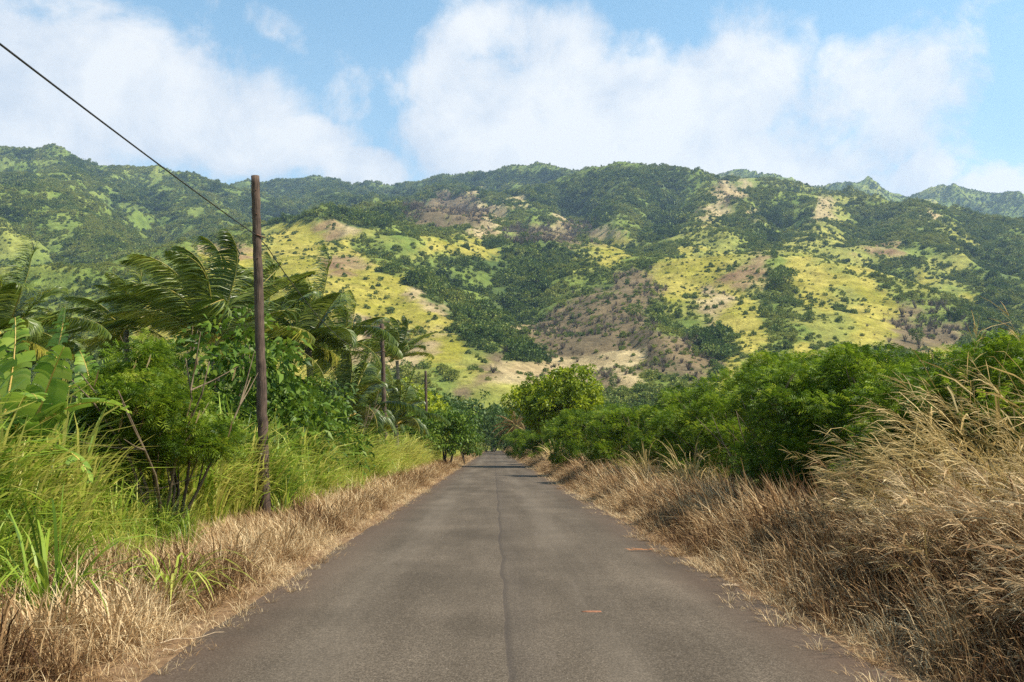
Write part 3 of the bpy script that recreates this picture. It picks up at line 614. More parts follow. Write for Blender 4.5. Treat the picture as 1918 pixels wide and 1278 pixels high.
# ------------------------------------------------------------------ grasses
def tuft(seed, n, h, wid, spread, lean=(0, 0), curl=0.5, S=5, hv=0.35, tb=(0, 1), base=0.08):
    r = np.random.default_rng(seed); mb = MB(); a = r.random(n)*6.283; rad = base*np.sqrt(r.random(n))
    p = np.stack([np.cos(a)*rad, np.sin(a)*rad, np.zeros(n)-0.02], 1)
    b = a+r.normal(size=n)*0.7; el = spread*(r.random(n)**0.8)
    d = nrm(np.stack([np.cos(b)*el+lean[0], np.sin(b)*el+lean[1], np.ones(n)], 1)); H = h*(1-hv+hv*2*r.random(n))*(1-0.25*(el/max(spread, 1e-3)))
    path = [p]; seg = (H/(S-1))[:, None]; cu = curl*(0.4+1.2*r.random(n))[:, None]
    hor = nrm(np.stack([np.cos(b)+lean[0]*1.5, np.sin(b)+lean[1]*1.5, 0*b], 1))
    for s in range(1, S):
        k = s/(S-1); d = nrm(d+(hor*0.55+np.array([0, 0, -0.75]))*cu*k*k*1.2)
        path.append(path[-1]+d*seg)
    path = np.stack(path, 1); side = nrm(np.stack([-np.sin(b)+r.normal(size=n)*0.4, np.cos(b)+r.normal(size=n)*0.4, r.normal(size=n)*0.2], 1))
    prof = np.interp(np.linspace(0, 1, S), [0, 0.3, 0.7, 1], [0.7, 1, 0.75, 0.08]); wd = wid*(0.6+0.8*r.random(n))
    mb.strips(path, wd[:, None]*prof[None], side[:, None], np.clip(tb[0]+(tb[1]-tb[0])*r.random(n), 0, 1)); return mb, path
def stalk_tuft(seed, n, h, lean):
    """tall dry guinea grass: bent culms, side blades and feathery seed heads blown to the left"""
    mb, path = tuft(seed, n, h, 0.012, 0.35, lean, 0.35, 6, 0.3, (0.3, 0.95), 0.25)
    r = np.random.default_rng(seed+1); N = len(path)
    for rep in range(3):                                     # side blades
        k = r.integers(1, 5, N); f = r.random((N, 1)); p0 = path[np.arange(N), k]*(1-f)+path[np.arange(N), np.minimum(k+1, 5)]*f
        d = nrm(r.normal(size=(N, 3))*[0.8, 0.8, 0.3]+[-0.9, 0, 0.5]); L = h*0.26*(0.5+r.random((N, 1)))
        pp = np.stack([p0, p0+d*L*0.4+[0, 0, 0.02], p0+d*L*0.75-[0, 0, 0.04]*L, p0+d*L-[0, 0, 0.25]*L], 1)
        w_ = 0.014*(0.6+0.8*r.random((N, 1)))*np.array([[0.6, 1, 0.7, 0.08]]); mb.strips(pp, w_, nrm(np.cross(d, [0, 0, 1.0])+r.normal(size=(N, 3))*0.3)[:, None], r.random(N)*0.8)
    pl = np.flatnonzero(r.random(N) < 0.45)                     # seed heads
    for q in pl:
        tip = path[q, -1]; d0 = nrm(path[q, -1]-path[q, -3]); m = 16; t_ = r.random(m)*0.32*h/2
        p0 = tip-d0*0.12+d0*t_[:, None]; d = nrm(d0*0.9+r.normal(size=(m, 3))*0.35+[-0.35, 0, -0.12]); L = 0.16*(0.5+r.random((m, 1)))
        mb.strips(np.stack([p0, p0+d*L*0.6, p0+d*L-[0, 0, 0.02]], 1), np.tile([[0.003, 0.006, 0.002]], (m, 1)), nrm(r.normal(size=(m, 1, 3))), 0.55+0.4*r.random(m))
    return mb
STRAW = [tuft(900+i, 30, 0.46, 0.012, 0.85, (-0.12, 0), 0.55, 4, 0.6, (0.05, 1.0), 0.13)[0].mesh('straw_tuft', M['straw']) for i in range(6)]
STRAW += [tuft(910+i, 26, 0.34, 0.011, 2.6, (-0.3, 0), 0.3, 4, 0.6, (0.35, 1.0), 0.16)[0].mesh('straw_mat', M['straw']) for i in range(3)]
GREEN = [tuft(930+i, 38, 1.3, 0.031, 0.27, (-0.08, -0.02), 0.5, 6, 0.4, (0.0, 0.95), 0.16)[0].mesh('green_tuft', M['guinea']) for i in range(5)]
STALK = [stalk_tuft(950+7*i, 24, 1.8, (-0.50, -0.05)).mesh('stalk_tuft', M['stalk']) for i in range(5)]
BRUSH = [stalk_tuft(990+7*i, 17, 1.0, (-0.25, -0.05)).mesh('brush_tuft', M['straw']) for i in range(4)]
def strip_points(r, y0, y1, xa, xb, dens):
    """random points in the band xa(y)..xb(y); density per m2 falls with distance"""
    P_ = []
    for a in np.arange(y0, y1, 2.0):
        w_ = xb-xa; n = r.poisson(dens*w_*2.0*min(1, (14/max(a, 14))**1.15)); P_.append(np.stack([xa+r.random(n)*w_, a+r.random(n)*2.0], 1))
    return np.concatenate(P_)
def lay(name, pts2, smin, smax, kinds, label, cat, seed, far_gain=True, zoff=-0.01, idxs=None, tb=0.0):
    r = np.random.default_rng(seed); n = len(pts2); s = smin+(smax-smin)*r.random(n)
    if far_gain: s = s*np.clip((pts2[:, 1]/25)**0.12, 1, 1.3)
    pts = np.concatenate([pts2, np.full((n, 1), zoff)], 1)
    wv_ = np.stack([s*np.clip((pts2[:, 1]/14)**0.35, 1, 2.4)]*2+[s], 1)
    tn = (fbm(pts2[:, 0]/1.1, pts2[:, 1]/1.1, 3, seed)-0.5)*1.3+r.normal(size=n)*0.06+tb
    ix = r.integers(0, len(kinds), n) if idxs is None else idxs
    rot = np.stack([r.normal(size=n)*0.08, r.normal(size=n)*0.08, r.normal(size=n)*0.5], 1)
    return scatter(name, pts, rot, wv_, ix, tn, kinds, label, cat)
r = np.random.default_rng(21)
def ragged(p, x0, sign, amp, seed): return sign*(p[:, 0]-x0) > amp*fbm(p[:, 1]/0.9, p[:, 1]*0+seed, 3, seed)+0.25*amp*r.normal(size=len(p))
# left verge: straw mat and cropped brown grass, then green guinea grass
pl = strip_points(r, 4.5, 230, -5.5, -2.2, 60); pl = pl[ragged(pl, -2.22, -1, 0.42, 31)]
hL = np.clip((-pl[:, 0]-2.4)/1.0, 0.28, 1)*(0.75+0.5*fbm(pl[:, 0]/0.8, pl[:, 1]/0.8, 3, 33))
hL *= np.where((pl[:, 0] < -3.5) & (pl[:, 1] > 11) & (pl[:, 1] < 20.5), 0.62, 1.0)
o = lay('dry_verge_grass', pl, 0.9, 1.25, STRAW, 'cropped straw brown grass along the left edge of the road', 'dry grass', 41,
        idxs=np.where(pl[:, 0] > -2.95, r.integers(5, 9, len(pl)), r.integers(0, 6, len(pl))), tb=0.03)
def rescale(o, k):
    a = o.data.attributes['scl']; v = np.empty(len(k)*3, np.float32); a.data.foreach_get('vector', v); v = v.reshape(-1, 3)*k[:, None]; a.data.foreach_set('vector', v.ravel())
rescale(o, hL*1.0)
pr = strip_points(r, 4.5, 230, 2.4, 5.6, 60); pr = pr[ragged(pr, 2.45, 1, 0.5, 35)]
hR = np.clip((pr[:, 0]-2.5)/1.6, 0.3, 1.35)*(0.8+0.5*fbm(pr[:, 0]/0.8, pr[:, 1]/0.8, 3, 36))
o = lay('dry_verge_grass', pr, 0.95, 1.35, STRAW, 'straw brown grass thickening along the right edge of the road', 'dry grass', 42,
        idxs=np.where(pr[:, 0] < 3.05, r.integers(5, 9, len(pr)), r.integers(0, 6, len(pr))), tb=-0.06)
rescale(o, hR*1.05)
pg = strip_points(r, 5, 230, -9.5, -3.7, 26); pg = pg[ragged(pg, -4.1-1.1*np.exp(-((pg[:, 1]-18)/3.2)**2), -1, 0.8, 37)]
hG = np.clip((-pg[:, 0]-3.4)/1.9, 0.50, 1.2)*(0.50+1.0*fbm(pg[:, 0]/1.3, pg[:, 1]/1.3, 3, 39))*np.where(pg[:, 1] > 17, 1.22, 1.0)
hG *= np.clip(1.35-0.03*(pg[:, 1]-6), 1.0, 1.3)*np.where((pg[:, 0]/pg[:, 1] > -0.46) & (pg[:, 0]/pg[:, 1] < -0.31) & (pg[:, 1] < 17), 0.52, 1.0)
o = lay('green_guinea_grass', pg, 0.85, 1.2, GREEN, 'tall bright green and yellowish grass behind the left verge', 'tall grass', 43, tb=0.20+0.24*np.clip((pg[:, 1]-18)/30, 0, 1)*np.clip((pg[:, 0]+7.5)/2.5, 0, 1))
rescale(o, hG)
pb = strip_points(r, 5, 120, 3.7, 7.5, 16); pb = pb[ragged(pb, 3.7, 1, 0.9, 45)]; pb = pb[(pb[:, 1] < 18) | (pb[:, 0] < 5.2)]
hB = np.clip((pb[:, 0]-2.9)/1.9, 0.40, 1.1)*np.clip(1.22-(pb[:, 1]-9)*0.045, 0.52, 1.15)*(0.7+0.6*fbm(pb[:, 0], pb[:, 1], 3, 46))*np.where((pb[:, 0]/pb[:, 1] > 0.26) & (pb[:, 0]/pb[:, 1] < 0.43), 0.68, 1.0)
o = lay('brown_stalks', pb, 0.8, 1.2, BRUSH, 'tangled brown stalks and stems behind the right verge', 'dry grass', 44, tb=-0.05); rescale(o, hB)
ps = strip_points(r, 6.5, 60, 5.0, 12, 2.3)
us = ps[:, 0]/ps[:, 1]; keep = ((us > 0.435) & (ps[:, 1] < 16.5)) | ((us > 0.14) & (us < 0.27) & (ps[:, 1] > 19) & (fbm(ps[:, 0]/2.5, ps[:, 1]/2.5, 2, 47) > 0.45)); ps = ps[keep]
us = ps[:, 0]/ps[:, 1]; hS = np.clip((ps[:, 0]-3.2)/3.0, 0.5, 1.15)*np.clip(0.62+(us-0.42)*4.2, 0.62, 1.15)
o = lay('tall_dry_grass', ps, 0.85, 1.25, STALK, 'tall windblown dry grass with pale seed heads at right', 'tall grass', 48); rescale(o, hS)

# single clumps one can point to
def clump(px, py, d, seed, n, h, wid, mat, label, lean=(-0.15, 0), curl=0.9, spread=0.8, tb=(0.3, 1), z=0):
    p = P(px, py, d); mb, _ = tuft(seed, n, h, wid, spread, lean, curl, 7, 0.35, tb, 0.14)
    o = mb.build('grass_clump', mat); o.location = (p[0], d, z); tag(o, label, 'grass clump')
clump(325, 1000, 9.6, 1201, 70, 1.15, 0.022, M['guinea'], 'arching yellow green grass clump in front of the feathery shrub', (-0.05, 0), 1.0, 0.9, (0.55, 1))
clump(100, 1000, 8.2, 1202, 90, 1.5, 0.026, M['guinea'], 'tall upright bright green grass clump near the left edge of the view', (-0.1, 0), 0.8, 0.5, (0.1, 0.8))
clump(1043, 850, 62, 1203, 90, 2.3, 0.05, M['stalk'], 'pale straw tuft between dark shrubs beside the road', (-0.2, 0), 0.5, 0.5, (0.8, 1))
clump(1300, 850, 22.5, 1204, 110, 1.9, 0.022, M['stalk'], 'plume of pale dry grass rising between the green shrubs', (-0.2, 0), 0.6, 0.45, (0.7, 1))
clump(1218, 850, 28, 1205, 110, 2.0, 0.024, M['stalk'], 'pale windblown dry grass plume left of the other plume', (-0.3, 0), 0.6, 0.5, (0.65, 1))

# ------------------------------------------------------------------ shrubs and trees
def stems(root, r, n, h, rad, spread, lean=0.0, name='stem', mat='stem'):
    tips = []
    for i in range(n):
        a = r.random()*6.28; b = np.array([math.cos(a), math.sin(a), 0])*0.12*spread; pts = [b+[0, 0, -0.05]]; d = nrm(np.array([math.cos(a)*0.35*spread, math.sin(a)*0.35*spread, 1.0]))
        for s in range(6):
            d = nrm(d+r.normal(size=3)*0.12+[-lean*0.10, 0, 0]); pts.append(pts[-1]+d*h*0.16)
        mb = MB().tube(pts, np.linspace(rad, rad*0.25, 7), 8)
        for q in range(3):
            k = int(r.integers(2, 6)); d2 = nrm(d+r.normal(size=3)*0.7+[0, 0, 0.3]); mb.tube([pts[k], pts[k]+d2*h*0.13, pts[k]+d2*h*0.28+[0, 0, 0.05]], [rad*0.45, rad*0.3, rad*0.12], 6)
        mb.build(name, M[mat], root, True); tips.append(pts[-1])
    return tips
def feather_template():
    P_, W_, S_ = [], [], []
    for k in range(3):
        x = 0.18+0.27*k; l = 0.45*math.sin(math.pi*(0.3+0.2*k))
        for s in (-1, 1):
            P_.append([(x, 0, 0.03*k*(1-0.12*k)), (x+0.10, s*l*0.55, 0.02), (x+0.16, s*l, -0.08)]); W_.append((0.06, 0.12, 0.03)); S_.append((1, 0, 0.15))
    P_.append([(0, 0, 0), (0.5, 0, 0.06), (1.0, 0, -0.04)]); W_.append((0.02, 0.03, 0.015)); S_.append((0, 1, 0))
    return np.array(P_), np.array(W_), np.array(S_, float)
FT = feather_template()
def feathers(mb, r, p, out, size, tint):
    n = len(p); X = nrm(out+r.normal(size=(n, 3))*0.5+[-0.35, 0, 0.25]); up = nrm(np.array([0, 0, 1.0])+r.normal(size=(n, 3))*0.45)
    Y = nrm(np.cross(up, X)); Z = np.cross(X, Y); B = np.stack([X, Y, Z], 1)
    s = size*(0.6+0.8*r.random(n)); Pt, Wt, St = FT; K = len(Pt)
    path = np.einsum('kij,njl->nkil', Pt, B)*s[:, None, None, None]+p[:, None, None]
    bend = (Pt[..., 0]**2)*0.25; path[..., 2] -= bend[None]*s[:, None, None]
    side = np.einsum('kj,njl->nkl', St, B)
    mb.strips(path.reshape(-1, 3, 3), (Wt[None]*s[:, None, None]).reshape(-1, 3), side.reshape(-1, 1, 3), np.repeat(tint, K))
def lobes_points(r, lobes, clump_n, per, crad):
    """clumped points over several ellipsoid lobes [(centre, radii), ...]"""
    Pp, Oo, Tt = [], [], []; vols = np.array([np.prod(l[1])**0.66 for l in lobes]); vols = vols/vols.sum()
    for (c, e), q in zip(lobes, vols):
        p, o, ct = clumps(r, max(3, int(clump_n*q)), per, crad, e, 0.5, -0.75); Pp.append(p+np.array(c)); Oo.append(o); Tt.append(ct)
    return np.concatenate(Pp), np.concatenate(Oo), np.concatenate(Tt)
def feather_shrub(seed, h, w_, n_cl=150, per=11, leaf=0.115, lean=0.5, nst=6, mat='feather', cover=0.12):
    r = np.random.default_rng(seed); root = empty('feathery_shrub'); tag(root, 'shrub', 'shrub')
    stems(root, r, nst, h*0.95, 0.022*h/3+0.008, 1.2, lean)
    lobes = []
    for i in range(13):
        a = r.random()*6.28; q = r.random()**0.6*w_*0.42; z = h*(cover+(0.82-cover)*r.random()); e = w_*(0.13+0.12*r.random())
        lobes.append(((math.cos(a)*q-lean*0.25*z/h*2, math.sin(a)*q*0.8, z), (e, e*0.9, e*0.62)))
    lobes.append(((-0.1*w_, 0, h*0.83), (w_*0.22, w_*0.22, h*0.13)))
    mb = MB(); p, o, ct = lobes_points(r, lobes, n_cl, per, 0.13*w_/3+0.05); p[:, 2] = np.maximum(p[:, 2], 0.1)
    feathers(mb, r, p, o, leaf, np.clip(0.02+0.55*ct+0.40*r.random(len(p)), 0, 1)); mb.build('foliage', M[mat], root)
    return root
def leaf_shrub(seed, h, w_, mat='broad', n_cl=150, per=22, leaf=0.14, nst=5, name='leafy_shrub', cat='shrub', width=0.5, cover=0.2, trunk='stem', trad=0.03):
    r = np.random.default_rng(seed); root = empty(name); tag(root, 'shrub', cat)
    stems(root, r, nst, h*0.9, trad, 1.0, 0.2, 'stem' if trunk == 'stem' else 'trunk', trunk)
    lobes = []
    for i in range(10):
        a = r.random()*6.28; q = r.random()**0.6*w_*0.34; z = h*(cover+(0.8-cover)*r.random()); e = w_*(0.20+0.12*r.random())
        lobes.append(((math.cos(a)*q, math.sin(a)*q, z), (e, e, e*0.7)))
    lobes.append(((0, 0, h*0.82), (w_*0.25, w_*0.25, h*0.13)))
    mb = MB(); p, o, ct = lobes_points(r, lobes, n_cl, per, 0.10*w_); p[:, 2] = np.maximum(p[:, 2], 0.12)
    leaves(mb, r, p, o, leaf, leaf*width, 0.1, np.clip(0.08+0.42*ct+0.46*r.random(len(p)), 0, 1), 0.4); mb.build('foliage', M[mat], root)
    return root
def limb_tree(seed, h, w_, mat, leaf, n_cl, per, label, flat=0.35, trunk_h=0.35, cat='tree', name='spreading_tree', trad=0.25, zc=0.72):
    r = np.random.default_rng(seed); root = empty(name); tag(root, label, cat)
    tb = MB(); top = np.array([0.1*h*r.normal()*0.3, 0, h*trunk_h]); tb.tube([(0, 0, -0.2), top*0.5+[0.05, 0, 0], top], [trad*1.2, trad*0.9, trad*0.8], 10); tb.build('trunk', M['bark'], root, True)
    lobes = []
    for i in range(9):
        a = i*6.28/9+r.normal()*0.3; q = w_*(0.12+0.26*r.random()); c = np.array([math.cos(a)*q, math.sin(a)*q, h*zc+h*0.12*r.normal()])
        lb = MB(); mid = (top+c)/2+[0, 0, 0.06*h]; lb.tube([top-[0, 0, 0.1], mid, c], [trad*0.5, trad*0.3, trad*0.12], 8); lb.build('limb', M['bark'], root, True)
        e = w_*(0.17+0.07*r.random()); lobes.append((c, (e, e, e*flat*1.6)))
    lobes.append(((0, 0, h*(zc+0.08)), (w_*0.34, w_*0.34, h*flat*0.5))); lobes.append(((0, 0, h*zc), (w_*0.38, w_*0.38, h*flat*0.42)))
    mb = MB(); p, o, ct = lobes_points(r, lobes, n_cl, per, 0.055*w_)
    leaves(mb, r, p, o, leaf, leaf*0.6, 0.15, np.clip(0.10+0.45*ct+0.42*r.random(len(p)), 0, 1)); mb.build('crown', M[mat], root)
    return root

# --- right side thicket of feathery shrubs
def ground_at(px, d): return (P(px, 835, d)[0], d, 0.0)
FS = [feather_shrub(1301, 3.2, 3.6, 420, 36), feather_shrub(1302, 2.9, 3.4, 380, 36), feather_shrub(1303, 3.4, 3.2, 380, 36), feather_shrub(1304, 2.4, 3.0, 330, 34)]
gR = 'feathery green shrubs crowding the right side'
RS = [(1555, 18, 1.08, 0, 'large feathery green shrub with a dark hollow beneath, nearest behind the brown grass'),
      (1690, 17.5, 1.25, 1, 'tall bright feathery shrub crowning the thicket, behind the nearest one'),
      (1800, 14.5, 1.12, 3, 'low feathery shrub half buried in tall dry grass at far right'),
      (1905, 13, 1.1, 1, 'feathery green shrub cut by the right edge of the photo'),
      (1880, 20, 1.05, 2, 'feathery shrub standing behind the dry grass near the right edge'),
      (1440, 22, 0.95, 2, 'rounded feathery shrub left of the large hollow one'),
      (1590, 27, 1.45, 0, 'high feathery shrub at the top of the thicket, behind the large one'),
      (1500, 33, 1.6, 1, 'reddish tipped feathery shrub on the skyline of the thicket'),
      (1360, 31, 1.1, 1, 'pale green feathery shrub behind the dry plumes'),
      (1300, 38, 1.2, 0, 'feathery shrub in the middle of the right thicket'),
      (1390, 46, 1.5, 2, 'soft green shrub farther back in the right thicket'),
      (1230, 46, 1.45, 3, 'low soft green shrub beyond the dry plumes'),
      (1165, 45, 1.05, 0, 'dark based feathery shrub beside the dry verge in mid distance'),
      (1100, 56, 1.25, 1, 'dark bushy shrub in front of the lime green tree'),
      (1150, 66, 1.3, 2, 'green shrub just right of the lime green tree'),
      (1780, 28, 1.35, 3, 'feathery shrub behind the tall dry grass, right of the crown'),
      (1280, 62, 1.55, 2, 'hazy green shrub filling the back of the thicket'),
      (1020, 90, 1.2, 3, 'small bright shrub beside the straw tuft'),
      (985, 105, 1.15, 1, 'rounded bright green shrub where the road narrows'),
      (1450, 60, 1.9, 1, 'distant green shrub behind the right thicket')]
for px, d, s, k, lb in RS: use(FS[k], ground_at(px, d*(0.88 if d > 30 else 1.0)), float(rng.normal()*0.5), s, lb, gR)
# --- left side: feathery shrub, broad leaved shrubs
LF = feather_shrub(1310, 3.5, 2.7, 430, 36, 0.12, 0.3, 9, 'feather', 0.42)
LF.location = ground_at(300, 14.8); LF['label'] = 'tall feathery shrub with bare dark stems and brown pods beside the pole'; LF['category'] = 'shrub'
r = np.random.default_rng(5)
for q in range(26):
    p0 = np.array([r.normal()*0.6+0.25, -0.5-0.7*r.random(), 1.9+1.2*r.random()]); l = 0.17+0.09*r.random()
    MB().strips(np.array([[p0, p0-[0.02, 0, l/2], p0-[0.05, 0.01, l]]]), np.array([[0.010, 0.026, 0.012]]), np.array([[[1.0, 0.2, 0]]]), np.array([r.random()])).build('seed_pod', M['dryfrond'], LF)
BS = [leaf_shrub(1321, 2.9, 3.6, 'broad', 200, 26, 0.15), leaf_shrub(1322, 2.5, 3.0, 'broad', 170, 26, 0.13), leaf_shrub(1323, 3.2, 3.0, 'canopy', 170, 26, 0.15)]
gL = 'broad leaved shrubs behind the left grass'
for px, d, s, k, lb in [(400, 27, 1.85, 0, 'bushy leafy shrub hiding the trunk of the biggest palm'), (490, 36, 1.6, 1, 'leafy shrub right behind the nearest pole, farther than the glossy ones'), (610, 37, 1.42, 2, 'dark leafy shrub under the orange hearted palm'),
      (545, 31, 1.3, 0, 'glossy broad leaved shrub just right of the nearest pole'),
      (435, 27, 1.25, 1, 'glossy broad leaved shrub behind the nearest pole'),
      (170, 17, 1.0, 2, 'dark leafy shrub between banana leaves and the feathery shrub'),
      (235, 22, 1.2, 2, 'dark leafy shrub filling the space behind the feathery shrub'),
      (20, 15, 1.0, 1, 'leafy green shrub behind the banana plants at the left edge'),
      (350, 25, 1.3, 1, 'leafy shrub under the big windblown palm'),
      (625, 42, 1.35, 0, 'leafy shrub under the central palms'),
      (110, 25, 1.2, 0, 'leafy shrub far behind the banana plants'),
      (700, 55, 1.5, 2, 'dark leafy shrub around the second pole'),
      (765, 66, 1.5, 0, 'leafy green shrub between the second and third poles')]:
    use(BS[k], ground_at(px, d), float(rng.random()*6.28), s, lb, gL)
# --- trees where the road narrows
lime = limb_tree(1401, 6.6, 8.6, 'lime', 0.25, 420, 52, 'bright lime green rounded tree standing right of the road', 0.55, 0.30, name='lime_green_tree', zc=0.66)
lime.location = (P(1052, 835, 70)[0], 70, 0)
lime2 = limb_tree(1402, 5.0, 4.6, 'lime', 0.28, 130, 24, 'smaller yellow green tree at the right foot of the lime green tree', 0.5, 0.25, name='lime_green_tree', zc=0.55)
lime2.location = (P(1125, 835, 74)[0], 74, 0); lime2.scale = (0.8, 0.8, 0.75)
olive = limb_tree(1403, 6.6, 6.0, 'lime', 0.3, 200, 24, 'olive yellow tree behind the third pole', 0.55, 0.25, name='olive_tree', zc=0.6)
olive.location = (P(812, 835, 76)[0]-1.0, 78, 0); olive['label'] = 'olive yellow tree just behind the third pole'
for k_ in (0,): pass
dk = leaf_shrub(1404, 4.6, 4.2, 'broad', 200, 24, 0.22, 3, 'roadside_tree', 'tree', 0.55, 0.35, 'bark', 0.09)
use(dk, ground_at(835, 68), 0.3, 1.0, 'dark green small tree leaning over the left verge, nearest the road'); dk['category'] = 'tree'
o = use(dk, ground_at(872, 82), 2.2, 0.7, 'low dark tree with a bare trunk at the left verge'); 
MP = [limb_tree(1411+i, 9.5, 17, 'canopy', 0.5, 260, 26, 'tree', 0.42, 0.25, name='spreading_tree', trad=0.4, zc=0.56) for i in range(3)]
gT = 'dark spreading trees over the end of the road'
for x, y, s, k, lb in [(-10.5, 118, 0.95, 0, 'dark spreading tree left of the road, nearest of the far trees'),
      (-9, 152, 1.1, 1, 'broad dark spreading tree behind the nearest far tree, left of the road'),
      (9.5, 165, 1.05, 2, 'dark spreading tree right of the road behind the dry palm'),
      (-5, 195, 1.2, 2, 'flat topped dark tree arching over the road from the left'),
      (7, 205, 1.2, 0, 'flat topped dark tree arching over the road from the right'),
      (0, 250, 1.45, 1, 'dark tree closing the view at the end of the road'),
      (-16, 235, 1.25, 0, 'tall dark tree at back left of the road end'),
      (17, 240, 1.05, 1, 'dark tree at back right of the road end'),
      (22, 130, 0.75, 2, 'dark spreading tree far behind the lime green tree')]:
    use(MP[k], (x, y, 0), float(rng.random()*6.28), s, lb, gT)
# undergrowth added to close the road's end and keep the tree tunnel dark
for x, y, s, k, lb in [(-2.2, 238, 1.6, 2, 'dark shrub across the road end, left of centre'), (2.4, 241, 1.6, 2, 'dark shrub across the road end, right of centre'), (-9, 205, 1.7, 2, 'dark shrub under the left arching tree'), (9, 200, 1.7, 2, 'dark shrub under the right arching tree'), (-8.5, 160, 1.6, 2, 'dark shrub below the second far tree on the left'), (9, 150, 1.5, 2, 'dark shrub behind the dry palm'),
                   (-4.5, 222, 1.5, 2, 'dark shrub under the trees, left of where the road ends'), (4.8, 228, 1.5, 2, 'dark shrub under the trees, right of where the road ends'),
                   (0.3, 266, 1.7, 2, 'dark shrub in the shade at the very end of the road'), (-6.5, 135, 1.2, 2, 'dark shrub at the left verge under the far trees'), (6.5, 120, 1.1, 2, 'dark shrub at the right verge under the far trees')]:
    use(BS[k], (x, y, 0), float(rng.random()*6.28), s, lb, 'shaded shrubs under the far trees')

# ------------------------------------------------------------------ palms
WIND = np.array([-1.0, 0.05, 0.0])
def frond(r, root, base, az, el, L, wind=1.0, mat='frond', dry=0.0, grav=0.10, nl=62, wl=0.9):
    S = 16; d = np.array([math.cos(az)*math.cos(el), math.sin(az)*math.cos(el), math.sin(el)]); pts = [np.array(base, float)]
    for s in range(1, S):
        k = s/(S-1); d = nrm(d+(WIND*0.135*wind*(0.03+1.25*k**3)+np.array([0, 0, -1])*grav*(0.2+1.7*k))); pts.append(pts[-1]+d*L/(S-1))
    pts = np.array(pts); tan = nrm(np.gradient(pts, axis=0))
    pass; rb = MB().tube(pts, np.interp(np.linspace(0, 1, S), [0, 0.15, 1], [0.045, 0.022, 0.004]), 6, float(np.clip(0.45+0.25*r.normal(), 0.1, 1)))
    t_ = np.linspace(0.13, 0.995, nl); q = t_*(S-1); i0 = np.minimum(q.astype(int), S-2); f = (q-i0)[:, None]
    p = pts[i0]*(1-f)+pts[i0+1]*f; tg = nrm(tan[i0]*(1-f)+tan[i0+1]*f)
    bn = nrm(np.cross(tg, [0, 0, 1.0])+1e-4); mb = MB()
    ll = wl*np.interp(t_, [0.1, 0.3, 0.6, 0.9, 1.0], [0.55, 1.0, 0.95, 0.55, 0.25])
    for sd in (-1, 1):
        d0 = nrm(bn*sd*0.85+tg*0.55+np.array([0, 0, -0.08])+WIND*0.70*wind+r.normal(size=(nl, 3))*0.07); l = (ll*(0.85+0.3*r.random(nl)))[:, None]
        p1 = p+d0*l*0.34; d1 = nrm(d0+WIND*0.45*wind+np.array([0, 0, -0.36])); p2 = p1+d1*l*0.34; d2 = nrm(d1+WIND*0.4*wind+np.array([0, 0, -0.5])); p3 = p2+d2*l*0.34
        side = nrm(np.cross(d0, tg)+tg*0.8+r.normal(size=(nl, 3))*0.15)
        wd = 0.046*np.array([0.6, 1.0, 0.75, 0.1])
        mb.strips(np.stack([p, p1, p2, p3], 1), np.tile(wd, (nl, 1)), side[:, None], np.clip(0.15+dry+0.12*r.normal()+0.45*r.random(nl), 0, 1))
    o = rb.build('frond', M['rachis'], root, True); mb.build('leaflets', M[mat], o)
    return o
def palm(seed, trunk_h, n_fr, L, wind=1.0, label='palm', lean=0.4, mat='frond', dry=0.0, wl=0.98, trad=0.15, els=(1.42, -0.25), name='coconut_palm', fruit=True):
    r = np.random.default_rng(seed); root = empty(name); tag(root, label, 'palm tree')
    t_ = np.linspace(0, 1, 12); pts = np.stack([-lean*t_**2, 0.1*np.sin(t_*3), trunk_h*t_-0.1], 1)
    MB().tube(pts, np.interp(t_, [0, 0.1, 1], [trad*1.4, trad, trad*0.85])*(1+0.06*np.sin(t_*60)), 12).build('trunk', M['palmtrunk'], root, True)
    top = pts[-1]
    for i in range(n_fr):
        az = i*2.399+r.normal()*0.25; e = els[0]+(els[1]-els[0])*((i+0.5)/n_fr)**0.9
        frond(r, root, top+np.array([math.cos(az), math.sin(az), 0.3])*0.10, az, e, L*(0.85+0.25*r.random()), wind, mat, dry+(0.25 if i > n_fr-3 else 0), 0.055+0.03*r.random(), 108, wl)
    if fruit:
        fb = MB()
        for q in range(9):
            a = r.random()*6.28; d = np.array([math.cos(a), math.sin(a), 0.5]); fb.tube([top, top+d*0.22, top+d*0.42-[0, 0, 0.12]], [0.022, 0.016, 0.006], 6, 0.95)
        fb.build('flower_stalks', M['rachis'], root)
    return root
def put_palm(proto, px, py, d, th, s, label):
    """stand the palm on the ground with its crown at the height it has in the place: the trunk is as long as needed"""
    p = P(px, py, d); o = use(proto, (p[0]+0.3, d, 0), 0, s, label); top = p[2]/s
    for ch in [c for c in bpy.data.objects if c.parent == o]:
        if ch.name.startswith('trunk'): ch.scale = (1, 1, top/th)
        else: ch.location.z = top-th
PB = palm(1501, 5.2, 18, 3.7, 0.9, 'palm', 0.3)
PA = palm(1502, 4.7, 22, 3.6, 1.3, 'palm', 0.3, els=(1.5, 0.45))
PC = palm(1503, 4.5, 16, 3.4, 1.1, 'palm', 0.3)
put_palm(PB, 578, 640, 40, 5.2, 1.15, 'windblown coconut palm with orange crown heart, right of the nearest pole')
put_palm(PA, 400, 640, 30, 4.7, 1.12, 'largest windblown coconut palm, fronds swept left, left of the nearest pole')
put_palm(PC, 645, 655, 60, 4.5, 1.25, 'windblown coconut palm just left of the second pole')
put_palm(PA, 745, 672, 82, 4.7, 1.2, 'farthest windblown coconut palm, behind the second pole')
put_palm(PC, 480, 640, 38, 4.5, 1.2, 'windblown coconut palm partly hidden behind the nearest pole')
